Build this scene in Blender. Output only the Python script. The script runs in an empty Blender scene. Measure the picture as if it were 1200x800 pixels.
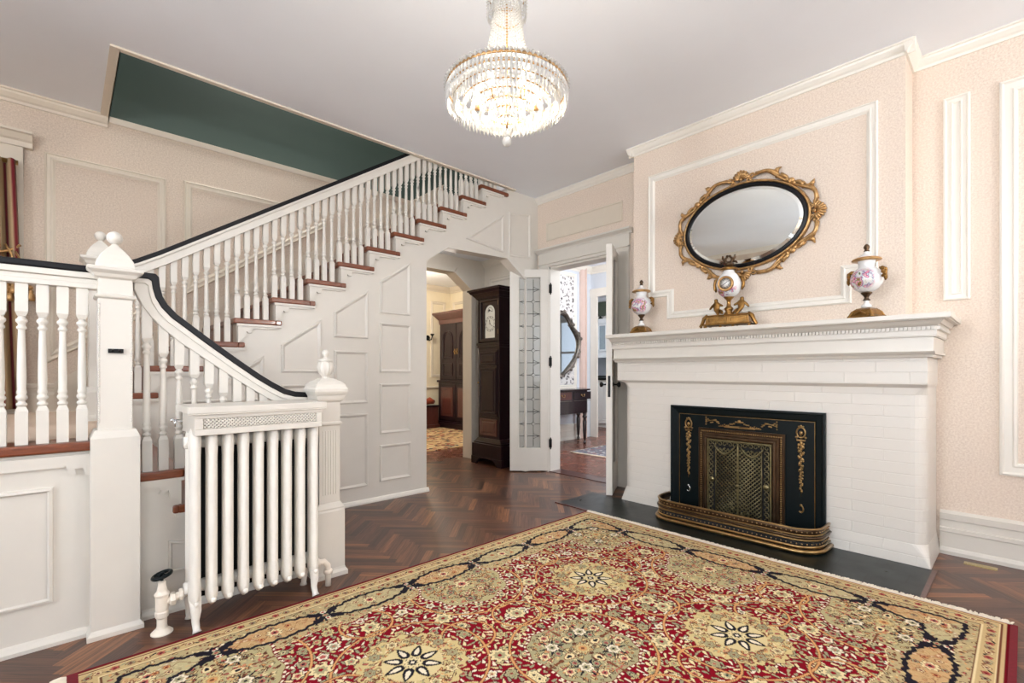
import bpy, math, random
import numpy as np
from mathutils import Vector, Matrix, noise
PI = math.pi
scn = bpy.context.scene
COL = scn.collection
random.seed(7)

# ------------------------------------------------------------------ materials
def lin(c):
    c = c / 255.0
    return c / 12.92 if c <= 0.04045 else ((c + 0.055) / 1.055) ** 2.4
def rgb(r, g, b):
    return (lin(r), lin(g), lin(b), 1.0)

class NT:
    def __init__(s, name):
        s.m = bpy.data.materials.new(name); s.m.use_nodes = True
        s.t = s.m.node_tree; s.n = s.t.nodes; s.l = s.t.links
        s.b = s.n['Principled BSDF']
    def add(s, typ, **kw):
        n = s.n.new(typ)
        for k, v in kw.items():
            if k.startswith('i_'):
                n.inputs[k[2:].replace('_', ' ')].default_value = v
            else: setattr(n, k, v)
        return n
    def link(s, a, b): s.l.new(a, b)
    def coords(s):
        return s.add('ShaderNodeTexCoord').outputs['Object']

def mat(name, col, rough=0.45, metal=0.0, var=0.06, scale=12.0, bump=0.0, bscale=60.0, spec=None,
        trans=0.0, coat=0.0, stretch=None, emis=None, estr=0.0):
    N = NT(name); b = N.b
    co = N.coords()
    if stretch:
        mp = N.add('ShaderNodeMapping'); mp.inputs['Scale'].default_value = stretch
        N.link(co, mp.inputs['Vector']); co = mp.outputs['Vector']
    nz = N.add('ShaderNodeTexNoise', i_Scale=scale, i_Detail=4.0)
    N.link(co, nz.inputs['Vector'])
    rp = N.add('ShaderNodeValToRGB')
    c = Vector(col[:3])
    rp.color_ramp.elements[0].position = .3; rp.color_ramp.elements[1].position = .7
    rp.color_ramp.elements[0].color = (*(c * (1 - var)), 1); rp.color_ramp.elements[1].color = (*(c * (1 + var)), 1)
    N.link(nz.outputs['Fac'], rp.inputs['Fac']); N.link(rp.outputs['Color'], b.inputs['Base Color'])
    b.inputs['Roughness'].default_value = rough; b.inputs['Metallic'].default_value = metal
    if spec is not None: b.inputs['Specular IOR Level'].default_value = spec
    b.inputs['Transmission Weight'].default_value = trans
    b.inputs['Coat Weight'].default_value = coat
    b.inputs['Coat Roughness'].default_value = 0.1
    if emis:
        b.inputs['Emission Color'].default_value = emis; b.inputs['Emission Strength'].default_value = estr
    if bump:
        n2 = N.add('ShaderNodeTexNoise', i_Scale=bscale, i_Detail=3.0); N.link(co, n2.inputs['Vector'])
        bp = N.add('ShaderNodeBump', i_Strength=bump, i_Distance=0.004)
        N.link(n2.outputs['Fac'], bp.inputs['Height']); N.link(bp.outputs['Normal'], b.inputs['Normal'])
    return N.m

def wallpaper(name, c1, c2, c3):
    N = NT(name); co = N.coords()
    n1 = N.add('ShaderNodeTexNoise', i_Scale=100.0, i_Detail=5.0, i_Roughness=.75); N.link(co, n1.inputs['Vector'])
    n2 = N.add('ShaderNodeTexNoise', i_Scale=3.0, i_Detail=3.0); N.link(co, n2.inputs['Vector'])
    r1 = N.add('ShaderNodeValToRGB'); r1.color_ramp.elements[0].position = .38; r1.color_ramp.elements[1].position = .62
    r1.color_ramp.elements[0].color = c1; r1.color_ramp.elements[1].color = c2
    N.link(n1.outputs['Fac'], r1.inputs['Fac'])
    mx = N.add('ShaderNodeMix', data_type='RGBA'); N.link(r1.outputs['Color'], mx.inputs[6]); mx.inputs[7].default_value = c3
    r2 = N.add('ShaderNodeMapRange'); r2.inputs[1].default_value = .4; r2.inputs[2].default_value = .8; r2.inputs[4].default_value = .5
    N.link(n2.outputs['Fac'], r2.inputs[0]); N.link(r2.outputs[0], mx.inputs[0])
    N.link(mx.outputs[2], N.b.inputs['Base Color']); N.b.inputs['Roughness'].default_value = .7
    bp = N.add('ShaderNodeBump', i_Strength=.12, i_Distance=.002); N.link(n1.outputs['Fac'], bp.inputs['Height'])
    N.link(bp.outputs['Normal'], N.b.inputs['Normal'])
    return N.m

WHITE = mat('painted_woodwork', rgb(219, 214, 205), .34, var=.012)
TRIMW = mat('painted_trim', rgb(236, 231, 221), .36, var=.01)
CREAMW = mat('painted_cream_woodwork', rgb(222, 211, 194), .4, var=.015)
CREAM2 = mat('cream_paint', rgb(240, 228, 202), .5, var=.02)
CEIL = mat('ceiling_plaster', rgb(240, 243, 249), .7, var=.015, scale=2)
PAPER = wallpaper('pink_wallpaper', rgb(214, 196, 180), rgb(237, 223, 208), rgb(232, 212, 194))
PAPER2 = wallpaper('tan_wallpaper', rgb(202, 185, 168), rgb(228, 213, 196), rgb(216, 196, 178))
GREEN = mat('dark_green_paint', rgb(74, 89, 82), .6, var=.03, scale=3)
BLACKRAIL = mat('black_lacquer', rgb(12, 11, 15), .35, var=.05, spec=.25)
TREAD = mat('stained_tread_wood', rgb(116, 60, 34), .3, var=.28, scale=9, stretch=(2, 12, 12), coat=.3)
CARPET = mat('beige_carpet', rgb(214, 192, 172), .95, var=.05, scale=200, bump=.4, bscale=300)
MAHOG = mat('dark_mahogany', rgb(30, 14, 20), .28, var=.3, scale=7, stretch=(6, 6, 1), spec=.3, coat=.06)
MAHOG2 = mat('red_brown_mahogany', rgb(80, 42, 36), .28, var=.25, scale=7, stretch=(5, 5, 1), coat=.4)
GOLD = mat('antique_gilt', rgb(180, 142, 94), .34, metal=.7, var=.35, scale=35, bump=.25, bscale=140)
BRONZE = mat('dark_gilt_bronze', rgb(140, 104, 56), .3, metal=.85, var=.4, scale=30, bump=.2, bscale=150)
BRASS = mat('aged_brass', rgb(158, 128, 84), .28, metal=.9, var=.3, scale=14)
COPPER = mat('aged_copper', rgb(84, 66, 50), .3, metal=.85, var=.3, scale=14)
OLIVEB = mat('olive_brass_grille', rgb(122, 112, 80), .35, metal=.8, var=.3, scale=30)
IRON = mat('black_iron', rgb(6, 16, 18), .4, var=.1, spec=.2)
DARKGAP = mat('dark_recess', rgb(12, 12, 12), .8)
RADI = mat('radiator_enamel', rgb(240, 236, 228), .35, var=.03, bump=.7, bscale=55)
PIPEW = mat('pipe_white_enamel', rgb(238, 228, 214), .35, var=.02)
HINGE = mat('black_hinge_metal', rgb(22, 20, 20), .4, metal=.6)
SILVER = mat('silvered_dial', rgb(222, 226, 222), .35, metal=.25, var=.05)
LEAD = mat('lead_came', rgb(46, 44, 42), .4, metal=.7)
MIRRORG = mat('mirror_glass', rgb(236, 240, 238), .02, metal=1.0, var=.0)
BEVELG = mat('mirror_bevel_glass', rgb(246, 250, 248), .06, metal=1.0, var=.0)
CHROME = mat('chrome', rgb(210, 212, 214), .15, metal=1)
BRICKW = None
def brick_white():
    N = NT('white_painted_brick'); co = N.coords()
    sp = N.add('ShaderNodeSeparateXYZ'); N.link(co, sp.inputs[0])
    ad = N.add('ShaderNodeMath', operation='ADD'); N.link(sp.outputs[0], ad.inputs[0]); N.link(sp.outputs[1], ad.inputs[1])
    nz = N.add('ShaderNodeTexNoise', i_Scale=3.0, i_Detail=2.0); N.link(co, nz.inputs['Vector'])
    ml = N.add('ShaderNodeMath', operation='MULTIPLY_ADD'); ml.inputs[1].default_value = .012
    N.link(nz.outputs['Fac'], ml.inputs[0]); N.link(sp.outputs[2], ml.inputs[2])
    cb = N.add('ShaderNodeCombineXYZ'); N.link(ad.outputs[0], cb.inputs[0]); N.link(ml.outputs[0], cb.inputs[1])
    br = N.add('ShaderNodeTexBrick', i_Scale=1.0, i_Mortar_Size=.0035, i_Mortar_Smooth=.6, i_Brick_Width=.30, i_Row_Height=.062)
    br.inputs['Color1'].default_value = (1, 1, 1, 1); br.inputs['Color2'].default_value = (.93, .93, .93, 1); br.inputs['Mortar'].default_value = (.4, .4, .4, 1)
    N.link(cb.outputs[0], br.inputs['Vector'])
    n2 = N.add('ShaderNodeTexNoise', i_Scale=45.0, i_Detail=3.0); N.link(co, n2.inputs['Vector'])
    ad2 = N.add('ShaderNodeMath', operation='MULTIPLY_ADD'); ad2.inputs[1].default_value = .15
    N.link(n2.outputs['Fac'], ad2.inputs[0]); N.link(br.outputs['Color'], ad2.inputs[2])
    bp = N.add('ShaderNodeBump', i_Strength=.6, i_Distance=.0045); N.link(ad2.outputs[0], bp.inputs['Height'])
    N.link(bp.outputs['Normal'], N.b.inputs['Normal'])
    N.b.inputs['Base Color'].default_value = rgb(224, 219, 211); N.b.inputs['Roughness'].default_value = .38
    return N.m
BRICKW = brick_white()
def tile_mat(name, c1, c2, cm, w, h, rough=.25, mort=.004):
    N = NT(name); co = N.coords()
    mp = N.add('ShaderNodeMapping'); mp.inputs['Rotation'].default_value = (0, 0, PI / 2); N.link(co, mp.inputs['Vector'])
    br = N.add('ShaderNodeTexBrick', i_Scale=1.0, i_Mortar_Size=mort, i_Brick_Width=w, i_Row_Height=h)
    br.inputs['Color1'].default_value = c1; br.inputs['Color2'].default_value = c2; br.inputs['Mortar'].default_value = cm
    N.link(mp.outputs[0], br.inputs['Vector']); N.link(br.outputs['Color'], N.b.inputs['Base Color'])
    N.b.inputs['Specular IOR Level'].default_value = .3
    nz = N.add('ShaderNodeTexNoise', i_Scale=8.0); N.link(co, nz.inputs['Vector'])
    mr = N.add('ShaderNodeMapRange'); mr.inputs[3].default_value = rough; mr.inputs[4].default_value = rough + .2
    N.link(nz.outputs['Fac'], mr.inputs[0]); N.link(mr.outputs[0], N.b.inputs['Roughness'])
    return N.m
HEARTHM = tile_mat('black_hearth_tile', rgb(14, 22, 22), rgb(20, 28, 27), rgb(6, 8, 8), .30, .15, .22)
PLANKM = tile_mat('plank_floor', rgb(92, 52, 40), rgb(120, 72, 54), rgb(40, 22, 18), 1.4, .07, .16, .0015)

def attr_mat(name, rough, grain=False, attr='Col', spec=.3, coat=0, sheen=0):
    N = NT(name)
    at = N.add('ShaderNodeAttribute'); at.attribute_name = attr
    src = at.outputs['Color']
    if grain:
        a2 = N.add('ShaderNodeAttribute'); a2.attribute_name = 'GUV'
        mp = N.add('ShaderNodeMapping'); mp.inputs['Scale'].default_value = (4, 95, 1); N.link(a2.outputs['Vector'], mp.inputs['Vector'])
        nz = N.add('ShaderNodeTexNoise', i_Scale=1.0, i_Detail=5.0, i_Roughness=.65, i_Distortion=.6); N.link(mp.outputs[0], nz.inputs['Vector'])
        rp = N.add('ShaderNodeValToRGB'); rp.color_ramp.elements[0].position = .3; rp.color_ramp.elements[1].position = .72
        rp.color_ramp.elements[0].color = (.34, .31, .30, 1); rp.color_ramp.elements[1].color = (1.5, 1.42, 1.32, 1)
        N.link(nz.outputs['Fac'], rp.inputs['Fac'])
        mx = N.add('ShaderNodeMix', data_type='RGBA', blend_type='MULTIPLY'); mx.inputs[0].default_value = 1
        N.link(src, mx.inputs[6]); N.link(rp.outputs['Color'], mx.inputs[7]); src = mx.outputs[2]
        bp = N.add('ShaderNodeBump', i_Strength=.12, i_Distance=.001); N.link(nz.outputs['Fac'], bp.inputs['Height']); N.link(bp.outputs['Normal'], N.b.inputs['Normal'])
    else:
        co = N.coords()
        nz = N.add('ShaderNodeTexNoise', i_Scale=400.0, i_Detail=2.0); N.link(co, nz.inputs['Vector'])
        bp = N.add('ShaderNodeBump', i_Strength=.35, i_Distance=.002); N.link(nz.outputs['Fac'], bp.inputs['Height']); N.link(bp.outputs['Normal'], N.b.inputs['Normal'])
    N.link(src, N.b.inputs['Base Color'])
    N.b.inputs['Roughness'].default_value = rough; N.b.inputs['Specular IOR Level'].default_value = spec
    N.b.inputs['Coat Weight'].default_value = coat; N.b.inputs['Coat Roughness'].default_value = .16
    return N.m
HERR = attr_mat('herringbone_oak', .34, True, spec=.4, coat=.12)
RUGM = attr_mat('rug_pile', .95, spec=.1)
FRINGE = mat('rug_fringe_wool', rgb(232, 222, 204), .9, var=.08, scale=60)
REDSEL = mat('red_selvage_wool', rgb(108, 10, 26), .95, var=.1, scale=80)

def floral(name, base, cols, scale=22.0, thr=.38, rough=.2):
    """painted porcelain or chintz: scattered blossoms over a pale ground"""
    N = NT(name); co = N.coords()
    ds = N.add('ShaderNodeTexNoise', i_Scale=scale * 1.3, i_Detail=2.0); N.link(co, ds.inputs['Vector'])
    mx0 = N.add('ShaderNodeMix', data_type='RGBA', blend_type='LINEAR_LIGHT'); mx0.inputs[0].default_value = .025
    N.link(co, mx0.inputs[6]); N.link(ds.outputs['Color'], mx0.inputs[7])
    vo = N.add('ShaderNodeTexVoronoi', i_Scale=scale); N.link(mx0.outputs[2], vo.inputs['Vector'])
    rp = N.add('ShaderNodeValToRGB'); rp.color_ramp.interpolation = 'CONSTANT'
    e = rp.color_ramp.elements
    for i, c in enumerate(cols):
        p = i / len(cols)
        if i < 2: e[i].position = p; e[i].color = c
        else:
            q = e.new(p); q.color = c
    sp = N.add('ShaderNodeSeparateColor'); N.link(vo.outputs['Color'], sp.inputs[0]); N.link(sp.outputs[0], rp.inputs['Fac'])
    lt = N.add('ShaderNodeMapRange'); lt.inputs[1].default_value = thr - .05; lt.inputs[2].default_value = thr + .05; lt.inputs[3].default_value = 1; lt.inputs[4].default_value = 0
    N.link(vo.outputs['Distance'], lt.inputs[0])
    mx = N.add('ShaderNodeMix', data_type='RGBA'); mx.inputs[6].default_value = base
    N.link(lt.outputs[0], mx.inputs[0]); N.link(rp.outputs['Color'], mx.inputs[7])
    N.link(mx.outputs[2], N.b.inputs['Base Color']); N.b.inputs['Roughness'].default_value = rough
    N.b.inputs['Coat Weight'].default_value = .3
    return N.m
PORC = mat('white_porcelain', rgb(236, 234, 232), .15, var=.03, coat=.5)
TOILE = floral('black_white_toile', rgb(232, 228, 226), [rgb(120, 116, 116), rgb(60, 58, 60), rgb(200, 196, 196), rgb(228, 224, 222), rgb(150, 146, 146)], 22.0, .42, .7)
RUGFAR = floral('far_oriental_rug', rgb(190, 160, 116), [rgb(146, 60, 40), rgb(96, 84, 60), rgb(214, 190, 150), rgb(120, 60, 40), rgb(70, 70, 66)], 14.0, .5, .95)
RUGBLUE = floral('blue_grey_rug', rgb(92, 92, 104), [rgb(180, 172, 168), rgb(44, 46, 60), rgb(130, 80, 76), rgb(200, 196, 190)], 16.0, .45, .95)

def vase_mat(name, seed):
    """porcelain with a painted bouquet on the camera-side flank (object space -X)"""
    N = NT(name); co = N.coords()
    nz = N.add('ShaderNodeTexNoise', i_Scale=26.0, i_Detail=3.0, i_Roughness=.6); nz.noise_dimensions = '4D'; nz.inputs['W'].default_value = seed
    N.link(co, nz.inputs['Vector'])
    rp = N.add('ShaderNodeValToRGB'); e = rp.color_ramp.elements
    e[0].position = .30; e[0].color = rgb(84, 104, 70); e[1].position = .38; e[1].color = rgb(224, 222, 214)
    for p, c in [(.46, rgb(206, 206, 210)), (.50, rgb(120, 120, 150)), (.53, rgb(200, 84, 124)), (.57, rgb(232, 190, 196)), (.60, rgb(96, 110, 70)), (.64, rgb(170, 120, 66)), (.69, rgb(86, 66, 60)), (.76, rgb(236, 234, 230))]:
        q = e.new(p); q.color = c
    N.link(nz.outputs['Fac'], rp.inputs['Fac'])
    sp = N.add('ShaderNodeSeparateXYZ'); N.link(co, sp.inputs[0])
    z1 = N.add('ShaderNodeMapRange'); z1.inputs[1].default_value = .15; z1.inputs[2].default_value = .18; N.link(sp.outputs[2], z1.inputs[0])
    z2 = N.add('ShaderNodeMapRange'); z2.inputs[1].default_value = .255; z2.inputs[2].default_value = .28; z2.inputs[3].default_value = 1; z2.inputs[4].default_value = 0; N.link(sp.outputs[2], z2.inputs[0])
    sm = N.add('ShaderNodeMath', operation='ADD'); N.link(sp.outputs[0], sm.inputs[0]); 
    ym = N.add('ShaderNodeMath', operation='MULTIPLY'); ym.inputs[1].default_value = -.25; N.link(sp.outputs[1], ym.inputs[0]); N.link(ym.outputs[0], sm.inputs[1])
    x1 = N.add('ShaderNodeMapRange'); x1.inputs[1].default_value = -.035; x1.inputs[2].default_value = -.015; x1.inputs[3].default_value = 1; x1.inputs[4].default_value = 0; N.link(sm.outputs[0], x1.inputs[0])
    m1 = N.add('ShaderNodeMath', operation='MULTIPLY'); N.link(z1.outputs[0], m1.inputs[0]); N.link(z2.outputs[0], m1.inputs[1])
    m2 = N.add('ShaderNodeMath', operation='MULTIPLY'); N.link(m1.outputs[0], m2.inputs[0]); N.link(x1.outputs[0], m2.inputs[1])
    mx = N.add('ShaderNodeMix', data_type='RGBA'); mx.inputs[6].default_value = rgb(234, 234, 234)
    N.link(m2.outputs[0], mx.inputs[0]); N.link(rp.outputs['Color'], mx.inputs[7])
    N.link(mx.outputs[2], N.b.inputs['Base Color']); N.b.inputs['Roughness'].default_value = .15; N.b.inputs['Coat Weight'].default_value = .4
    return N.m

def crystal_mat():
    N = NT('crystal_prisms'); n = N.n
    out = [k for k in n if k.type == 'OUTPUT_MATERIAL'][0]
    tr = N.add('ShaderNodeBsdfTranslucent'); tr.inputs[0].default_value = (1, .985, .95, 1)
    gl = N.add('ShaderNodeBsdfGlossy'); gl.inputs[0].default_value = (1, .98, .94, 1); gl.inputs['Roughness'].default_value = .12
    tp = N.add('ShaderNodeBsdfTransparent')
    fr = N.add('ShaderNodeFresnel', i_IOR=1.7)
    df = N.add('ShaderNodeBsdfDiffuse'); df.inputs[0].default_value = (1, .985, .96, 1)
    m3 = N.add('ShaderNodeMixShader'); m3.inputs[0].default_value = .4; N.link(tr.outputs[0], m3.inputs[1]); N.link(df.outputs[0], m3.inputs[2])
    m1 = N.add('ShaderNodeMixShader'); m1.inputs[0].default_value = .22; N.link(m3.outputs[0], m1.inputs[1]); N.link(tp.outputs[0], m1.inputs[2])
    m2 = N.add('ShaderNodeMixShader'); N.link(fr.outputs[0], m2.inputs[0]); N.link(m1.outputs[0], m2.inputs[1]); N.link(gl.outputs[0], m2.inputs[2])
    N.link(m2.outputs[0], out.inputs[0])
    return N.m
CRYST = crystal_mat()
def glass_mat(name, tint, rough=.03, k=.5):
    N = NT(name)
    out = [q for q in N.n if q.type == 'OUTPUT_MATERIAL'][0]
    tp = N.add('ShaderNodeBsdfTransparent'); tp.inputs[0].default_value = tint
    gl = N.add('ShaderNodeBsdfGlossy'); gl.inputs['Roughness'].default_value = rough
    fr = N.add('ShaderNodeFresnel', i_IOR=1.5)
    df = N.add('ShaderNodeBsdfDiffuse'); df.inputs[0].default_value = tint
    m0 = N.add('ShaderNodeMixShader'); m0.inputs[0].default_value = k; N.link(tp.outputs[0], m0.inputs[1]); N.link(df.outputs[0], m0.inputs[2])
    m = N.add('ShaderNodeMixShader'); N.link(fr.outputs[0], m.inputs[0]); N.link(m0.outputs[0], m.inputs[1]); N.link(gl.outputs[0], m.inputs[2])
    N.link(m.outputs[0], out.inputs[0]); return N.m
LEADGLASS = glass_mat('leaded_glass', (.94, .94, .90, 1), .08, .35)
WINGLASS = glass_mat('window_glass', (.97, .98, 1, 1), .02, .02)
BULB = mat('lit_bulb', rgb(255, 240, 210), .3, emis=(1, .86, .62, 1), estr=30.0)

# ------------------------------------------------------------------ mesh kit
class MB:
    def __init__(s): s.v = []; s.f = []; s.sm = []; s.mi = []; s.cur = 0
    def _add(s, vs, fs, smooth=False):
        o = len(s.v); s.v += [tuple(p) for p in vs]
        for f in fs: s.f.append([o + i for i in f]); s.sm.append(smooth); s.mi.append(s.cur)
        return s
    def box(s, x0, y0, z0, x1, y1, z1):
        x0, x1 = min(x0, x1), max(x0, x1); y0, y1 = min(y0, y1), max(y0, y1); z0, z1 = min(z0, z1), max(z0, z1)
        v = [(x0, y0, z0), (x1, y0, z0), (x1, y1, z0), (x0, y1, z0), (x0, y0, z1), (x1, y0, z1), (x1, y1, z1), (x0, y1, z1)]
        return s._add(v, [(0, 3, 2, 1), (4, 5, 6, 7), (0, 1, 5, 4), (1, 2, 6, 5), (2, 3, 7, 6), (3, 0, 4, 7)])
    def frust(s, x0, y0, x1, y1, z0, X0, Y0, X1, Y1, z1):
        v = [(x0, y0, z0), (x1, y0, z0), (x1, y1, z0), (x0, y1, z0), (X0, Y0, z1), (X1, Y0, z1), (X1, Y1, z1), (X0, Y1, z1)]
        return s._add(v, [(0, 3, 2, 1), (4, 5, 6, 7), (0, 1, 5, 4), (1, 2, 6, 5), (2, 3, 7, 6), (3, 0, 4, 7)])
    def sqstack(s, cx, cy, prof):
        """square-section stack: prof = [(halfwidth, z)]"""
        vs = []; fs = []
        for h, z in prof: vs += [(cx - h, cy - h, z), (cx + h, cy - h, z), (cx + h, cy + h, z), (cx - h, cy + h, z)]
        for i in range(len(prof) - 1):
            for k in range(4): fs.append((4 * i + k, 4 * i + (k + 1) % 4, 4 * i + 4 + (k + 1) % 4, 4 * i + 4 + k))
        fs.append((3, 2, 1, 0)); n = 4 * (len(prof) - 1); fs.append((n, n + 1, n + 2, n + 3))
        return s._add(vs, fs)
    def prism(s, poly, axis, a, b, smooth=False):
        """extrude a 2-D polygon. axis Y: poly=(x,z); axis X: poly=(y,z); axis Z: poly=(x,y)"""
        ar = sum(poly[i][0] * poly[(i + 1) % len(poly)][1] - poly[(i + 1) % len(poly)][0] * poly[i][1] for i in range(len(poly)))
        if ar < 0: poly = poly[::-1]
        def m(p, t):
            return (p[0], t, p[1]) if axis == 'Y' else (t, p[0], p[1]) if axis == 'X' else (p[0], p[1], t)
        n = len(poly); vs = [m(p, a) for p in poly] + [m(p, b) for p in poly]
        flip = (axis == 'Y') != (b < a)
        fs = [tuple(range(n - 1, -1, -1)), tuple(range(n, 2 * n))] + [(i, (i + 1) % n, n + (i + 1) % n, n + i) for i in range(n)]
        if flip: fs = [f[::-1] for f in fs]
        o = len(s.f); s._add(vs, fs)
        if smooth:
            for i in range(o + 2, len(s.f)): s.sm[i] = True
        return s
    def lathe(s, prof, c=(0, 0, 0), seg=16, axis='Z', flute=0, famp=0, squash=None, a0=0, a1=2 * PI, smooth=True):
        full = abs(a1 - a0 - 2 * PI) < 1e-6; n = seg if full else seg + 1
        vs = []; fs = []
        for r, z in prof:
            for k in range(n):
                a = a0 + (a1 - a0) * k / seg; rr = max(r, 1e-5)
                if flute: rr *= 1 + famp * math.cos(flute * a)
                x, y = rr * math.cos(a), rr * math.sin(a)
                if squash: x *= squash[0]; y *= squash[1]
                if axis == 'Z': vs.append((c[0] + x, c[1] + y, c[2] + z))
                elif axis == 'X': vs.append((c[0] + z, c[1] + x, c[2] + y))
                else: vs.append((c[0] + y, c[1] + z, c[2] + x))
        for i in range(len(prof) - 1):
            for k in range(seg):
                k2 = (k + 1) % n if full else k + 1
                fs.append((i * n + k, i * n + k2, (i + 1) * n + k2, (i + 1) * n + k))
        if full:
            fs.append(tuple(range(n - 1, -1, -1))); m = (len(prof) - 1) * n; fs.append(tuple(range(m, m + n)))
        return s._add(vs, fs, smooth)
    def ball(s, c, r, seg=10, rings=6, sc=(1, 1, 1)):
        prof = [(r * math.sin(PI * i / rings), -r * math.cos(PI * i / rings) * sc[2]) for i in range(rings + 1)]
        return s.lathe(prof, c, seg, squash=(sc[0], sc[1]))
    def tube(s, pts, r, seg=8, closed=False, flat=None, up=None, caps=True):
        """pts: 3-D points; r: radius or list; flat=(a,b) elliptical factors using up as second axis"""
        P = [Vector(p) for p in pts]; n = len(P); vs = []; fs = []
        R = r if isinstance(r, (list, tuple)) else [r] * n
        nrm = None
        for i in range(n):
            if closed: t = (P[(i + 1) % n] - P[i - 1])
            else: t = P[min(i + 1, n - 1)] - P[max(i - 1, 0)]
            if t.length < 1e-9: t = Vector((0, 0, 1))
            t.normalize()
            if up is not None: nrm = Vector(up)
            elif nrm is None: nrm = Vector((0, 0, 1)) if abs(t.z) < .9 else Vector((1, 0, 0))
            nrm = (nrm - t * nrm.dot(t));
            if nrm.length < 1e-6: nrm = t.orthogonal()
            nrm.normalize(); bn = t.cross(nrm)
            fa, fb = flat if flat else (1, 1)
            for k in range(seg):
                a = 2 * PI * k / seg
                vs.append(P[i] + nrm * (math.cos(a) * R[i] * fb) + bn * (math.sin(a) * R[i] * fa))
        m = n if closed else n - 1
        for i in range(m):
            j = (i + 1) % n
            for k in range(seg):
                k2 = (k + 1) % seg
                fs.append((i * seg + k, i * seg + k2, j * seg + k2, j * seg + k))
        if not closed and caps:
            fs.append(tuple(range(seg))[::-1]); fs.append(tuple(range((n - 1) * seg, n * seg)))
        return s._add(vs, fs, True)
    def frame(s, poly, mp, prof):
        """moulding around a closed polygon; prof=[(inward offset, height)]; mp(a,b,h)->xyz"""
        ar = sum(poly[i][0] * poly[(i + 1) % len(poly)][1] - poly[(i + 1) % len(poly)][0] * poly[i][1] for i in range(len(poly)))
        if ar < 0: poly = poly[::-1]
        n = len(poly); vs = []
        for off, h in prof:
            for i in range(n):
                p0, p1, p2 = Vector(poly[i - 1]), Vector(poly[i]), Vector(poly[(i + 1) % n])
                d1 = (p1 - p0).normalized(); d2 = (p2 - p1).normalized()
                n1 = Vector((-d1.y, d1.x)); n2 = Vector((-d2.y, d2.x))
                b = n1 + n2; b = b / max(b.dot(n1), .2)
                q = p1 + b * off; vs.append(mp(q.x, q.y, h))
        fs = []
        for j in range(len(prof) - 1):
            for i in range(n): fs.append((j * n + i, j * n + (i + 1) % n, (j + 1) * n + (i + 1) % n, (j + 1) * n + i))
        return s._add(vs, fs)
    def build(s, name, m, parent=None, loc=None, bevel=0, rot=None, recalc=True):
        me = bpy.data.meshes.new(name); me.from_pydata(s.v, [], s.f)
        me.polygons.foreach_set('use_smooth', s.sm)
        for k in (m if isinstance(m, (list, tuple)) else [m]): me.materials.append(k)
        me.polygons.foreach_set('material_index', s.mi)
        if recalc:
            import bmesh
            bm = bmesh.new(); bm.from_mesh(me); bmesh.ops.recalc_face_normals(bm, faces=bm.faces); bm.to_mesh(me); bm.free()
        me.update()
        o = bpy.data.objects.new(name, me); COL.objects.link(o)
        if parent: o.parent = parent
        if loc: o.location = loc
        if rot: o.rotation_euler = rot
        if bevel:
            b = o.modifiers.new('edge', 'BEVEL'); b.width = bevel; b.segments = 2; b.limit_method = 'ANGLE'; b.angle_limit = math.radians(40)
        return o

def tag(o, label=None, cat=None, group=None, kind=None):
    if label: o['label'] = label
    if cat: o['category'] = cat
    if group: o['group'] = group
    if kind: o['kind'] = kind
    return o
def struct(o): o['kind'] = 'structure'; return o
def thing(name, loc, label, cat, group=None, rotz=0):
    o = bpy.data.objects.new(name, None); o.empty_display_size = .1; COL.objects.link(o)
    o.location = loc; o.rotation_euler = (0, 0, rotz)
    return tag(o, label, cat, group)
trim_no = [0]
def trim(mb, m=None, bevel=0):
    trim_no[0] += 1
    return struct(mb.build('trim_%d' % trim_no[0], m or TRIMW, bevel=bevel))

H = 2.92
XW = 3.75      # wall with the fireplace
YS = 3.6       # face of the stair wall
YF = 4.6       # wall behind the stairs
SL = .1615 / .2349
XL, YB = -2.7, -2.7

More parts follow.
